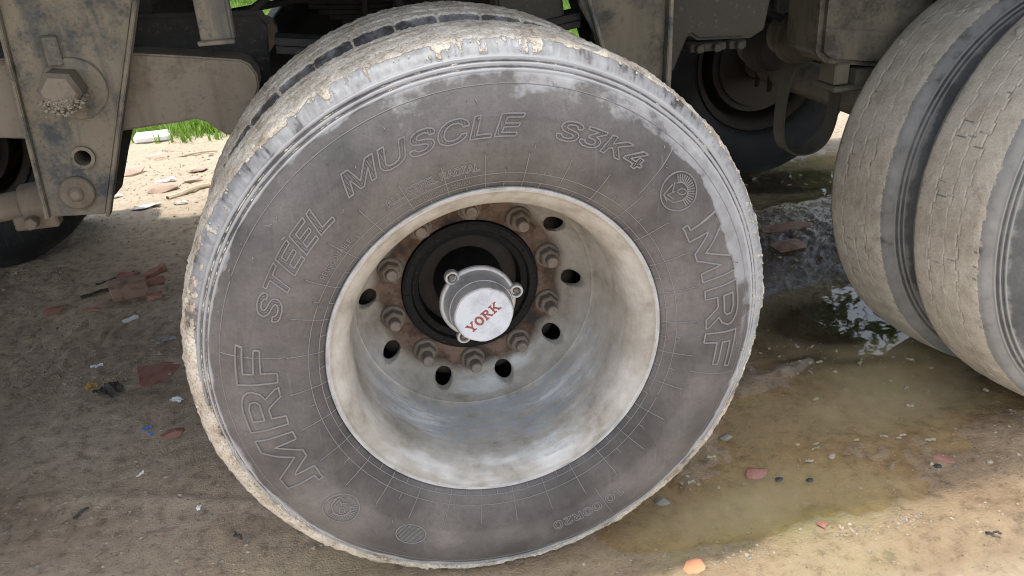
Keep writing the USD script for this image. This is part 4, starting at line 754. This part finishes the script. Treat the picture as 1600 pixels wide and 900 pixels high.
put('brick', rock((.09, .05, .035), .6, 14), M_brickdust, -1.06, 2.86, 'pinkish brick piece beside the white paper in the sunlit dirt', 'brick', .4, sink=.35)
put('brick', rock((.05, .035, .03), .6, 15), M_brickdust, -.93, 2.95, 'small red brick bit near the pale stick', 'brick', .1, sink=.35)
put('brick', rock((.07, .045, .03), .55, 16), M_brickdust, -.95, 3.15, 'faded brick bit behind the pale stick in the sun', 'brick', .1, sink=.4)
put('brick', rock((.05, .03, .02), .5, 17), M_brick, -1.24, 1.58, 'worn red brick crumb at the left edge of the shaded dirt', 'brick', .3, sink=.4)
put('brick', rock((.045, .02, .02), .5, 18), M_brick, -1.12, 1.55, 'low red brick crumb left of the dark half brick', 'brick', -.2, sink=.5)
put('brick', rock((.035, .02, .018), .5, 19), M_brick, -.735, .69, 'small buried red brick crumb right of the blue scrap', 'brick', .2, sink=.5)
put('rubber_scrap', scrap(.13, .035, 3, .02), M_cloth, -1.13, 1.69, 'black strip of rubber left of the dark half brick', 'rubber strip', .45)
put('litter', scrap(.075, .04, 4), M_white, -.962, 1.413, 'small silvery white scrap in front of the dark half brick', 'litter', .3, sink=.1)
put('litter', scrap(.085, .04, 5), M_grey, -.825, 1.232, 'grey plastic scrap close to the left edge of the muddy tyre', 'litter', .35, sink=.1)
put('litter', scrap(.05, .02, 6), M_white, -1.007, 1.123, 'thin white scrap alone on the brown soil', 'litter', .1, sink=.1)
put('litter', scrap(.055, .03, 7), M_white, -.745, .845, 'bent white scrap in front of the flat red slab', 'litter', -.6, sink=.1)
put('litter', scrap(.035, .014, 8), M_blue, -.803, .73, 'bright blue plastic scrap on the brown soil', 'litter', .3, sink=.1)
put('litter', scrap(.016, .01, 9), M_blue, -.79, .70, 'tiny blue chip beside the larger blue scrap', 'litter', .3, sink=.1)
put('litter', scrap(.05, .045, 10, .025), M_yellow, -.992, .985, 'ochre yellow scrap beside the dark crumpled cloth', 'litter', .3, sink=.1)
put('rag', scrap(.10, .085, 11, .045), M_cloth, -.935, .945, 'dark crumpled cloth rag pressed into the soil', 'rag', .9, sink=.1)
put('litter', scrap(.03, .006, 12), M_white, -.79, .535, 'narrow curled white strip on the damp soil in the foreground', 'litter', .7, sink=.1)
put('litter', scrap(.020, .016, 13), M_white, -.637, .363, 'small bright white fleck on the damp soil left of the tyre bottom', 'litter', .7, sink=.1)
put('litter', scrap(.19, .07, 14, .02), M_white, -1.10, 2.60, 'white paper sheet at the edge of the shade behind the bracket', 'litter', .35, sink=.1)
put('litter', scrap(.14, .06, 15, .03), M_white, -1.06, 2.98, 'white paper crumpled over a brick piece in the sunlit dirt', 'litter', .4, sink=.0)
put('litter', scrap(.10, .04, 16, .02), M_white, -1.28, 2.86, 'small white paper bit under the red brick lump', 'litter', .0, sink=.1)
put('litter', scrap(.09, .03, 17, .02), M_white, -.95, 2.60, 'short white paper strip left of the pale stick', 'litter', .0, sink=.1)
put('foam_board', bx(-.10, .10, -.045, .045, 0, .05, .018), M_white, -1.25, 3.84, 'white foam block lying where the grass begins', 'foam block', .05, (.1, 0), .1)
def stick(l, r, seed, bend=.2):
    k = np.linspace(-1, 1, 10); g = np.random.default_rng(seed); return tube(np.stack([k*l/2, bend*l*.25*(1-k**2)+g.normal(size=10)*.002, .004*np.sin(k*3)], 1), r, 6)
put('stick', stick(.22, .011, 1), M_wood, -.93, 2.76, 'pale bent stick on the sunlit dirt beside the tyre', 'stick', .65, sink=.2)
put('stick', stick(.32, .006, 2), M_wood, -1.02, 3.45, 'thin long twig far back on the sunlit dirt', 'stick', .2, sink=.2)
put('stick', stick(.14, .004, 3), M_cloth, -1.08, 1.80, 'thin dark twig behind the dark half brick', 'stick', .5, sink=.2)
put('stick', stick(.026, .0026, 4), M_cloth, .943, -.186, 'short black twig on the sunlit sand at lower right', 'stick', -.5, sink=.2)
put('stick', stick(.036, .003, 5), M_cloth, -.90, .43, 'short dark twig on the damp soil at lower left', 'stick', .6, sink=.3)
put('stick', stick(.034, .0025, 6), M_cloth, -.545, .235, 'dark twig on the mud under the left of the tyre', 'stick', -1.0, sink=.2)
def at_water(name, mesh, mt, x, y, label, cat_, rot=0., up=.5, group=None):
    m = mesh.copy(); m.apply_transform(trimesh.transformations.rotation_matrix(rot, [0, 0, 1])); hgt = np.ptp(m.vertices[:, 2]); m.apply_translation([0, 0, -m.bounds[0][2]-hgt*(1-up)])
    t = obj(name, m, mt, None, smooth=False); UsdGeom.Xformable(t).AddTranslateOp().Set(Gf.Vec3d(x, y, max(WATER, gz(x, y)))); tag(t, label, cat_, group)
at_water('brick', rock((.036, .020, .018), .55, 31), M_brick, .600, .140, 'red brick shard in the shallow water right of the tyre', 'brick', -.25, .6)
at_water('stone', rock((.013, .009, .009), .6, 32), M_blackst, .640, .108, 'black pebble touching the red shard in the shallow water', 'stone', 0, .7)
at_water('stone', rock((.011, .008, .008), .6, 33), M_blackst, .705, .085, 'second black pebble farther right in the shallow water', 'stone', 0, .6)
at_water('stone', rock((.020, .015, .014), .6, 34), M_stone, .363, .113, 'grey wet stone against the bottom right of the muddy tyre', 'stone', 0, .6)
at_water('brick', rock((.030, .022, .016), .5, 35), M_orange, .346, -.098, 'flat orange brick chip on the sunlit sand at the bottom edge', 'brick', 0, .6)
at_water('brick', rock((.045, .020, .014), .5, 36), M_brick, 1.046, .055, 'reddish brick bit lying under the brown water', 'brick', -.8, .25)
at_water('brick', rock((.11, .05, .04), .5, 37), M_brickdark, 1.30, 1.215, 'dark reddish brick slab buried in the wet mud between the wheels', 'brick', .1, .45)
at_water('brick', rock((.13, .04, .035), .5, 38), M_brickdark, 1.36, 1.37, 'long dark slab in the wet mud behind the reddish one', 'brick', .0, .4)
at_water('brick', rock((.022, .014, .012), .6, 39), M_brick, .650, -.055, 'small red crumb on the sunlit sand near the water edge', 'brick', .3, .6)
at_water('stone', rock((.020, .014, .012), .6, 40), M_stone, .60, .29, 'grey wet stone in the mud right of the tyre', 'stone', .3, .5)
at_water('stone', rock((.011, .009, .008), .6, 41), M_mudlump, .80, .148, 'whitish pebble in the brown shallow water', 'stone', .3, .6)
at_water('stone', rock((.011, .009, .009), .6, 42), M_blackst, 1.00, .045, 'tiny black pebble beside the sunken reddish bit', 'stone', .3, .6)
# scum, foam rafts and leaves on the water
gg = np.random.default_rng(12); sc = []
for k in range(60):
    x, y = ((1.0+gg.normal()*.16, .42+gg.normal()*.10), (1.18+gg.normal()*.16, .55+gg.normal()*.07), (1.75+gg.normal()*.2, 1.95+gg.normal()*.09), (.62+gg.normal()*.2, .14+gg.normal()*.05))[k % 4]
    q = scrap(gg.uniform(.008, .034), gg.uniform(.004, .011), k+50, .009); q.apply_transform(trimesh.transformations.rotation_matrix(gg.normal()*.5, [0, 0, 1])); q.apply_translation([x, y, WATER+.0016]); sc.append(q)
tag(obj('puddle_scum', cat(*sc), M_foam, smooth=False), 'brown scum and foam flakes floating on the puddles right of the tyre', 'scum', kind='stuff')
# grit and pebbles
pv = {}
for mt, nm, cnt, lab in ((M_stone, 'grey', 2000, 'grey grit and pebbles scattered over the dirt'), (M_mudlump, 'tan', 4200, 'tan crumbs of dry soil scattered over the dirt'), (M_brickdark, 'red', 450, 'red brick crumbs scattered over the dirt')):
    out_v, out_f, off = [], [], 0
    base = [rock((1, 1, 1), .65, 300+k, cuts=4) for k in range(5)]
    base = [trimesh.convex.convex_hull(b.vertices[::3]) for b in base]
    for k in range(cnt):
        u = gg.random()
        if u < .30: x, y = gg.uniform(-1.4, -.3), gg.uniform(.1, 1.2)
        elif u < .62: x, y = gg.uniform(-1.6, -.5), gg.uniform(1.0, 3.6)
        elif u < .68: x, y = gg.uniform(.1, 1.3), gg.normal()*.07-.13
        elif u < .72: x, y = gg.choice([.46, .68, .82])+gg.normal()*.03, gg.choice([-.09, -.1])+gg.normal()*.012
        else: x, y = gg.uniform(.4, 1.8), gg.uniform(.0, 1.7)
        s = gg.lognormal(math.log(.0024), .45)*(.75 if y < 0 else 1.)*(1.5 if y > 1.0 else 1.); b = base[k % 5]; a = gg.uniform(0, 6.28); c, q = math.cos(a), math.sin(a); v = b.vertices*s
        out_v.append(np.stack([x+v[:, 0]*c-v[:, 1]*q, y+v[:, 0]*q+v[:, 1]*c, v[:, 2]], 1)); out_f.append(b.faces+off); off += len(v)
    cen = np.array([v.mean(0) for v in out_v]); zz = ground_h(cen[:, 0], cen[:, 1])
    for v, z in zip(out_v, zz): v[:, 2] += z+.0008
    tag(obj(nm+'_pebbles', (np.vstack(out_v), np.vstack(out_f)), mt, smooth=False), lab, 'pebbles', kind='stuff')
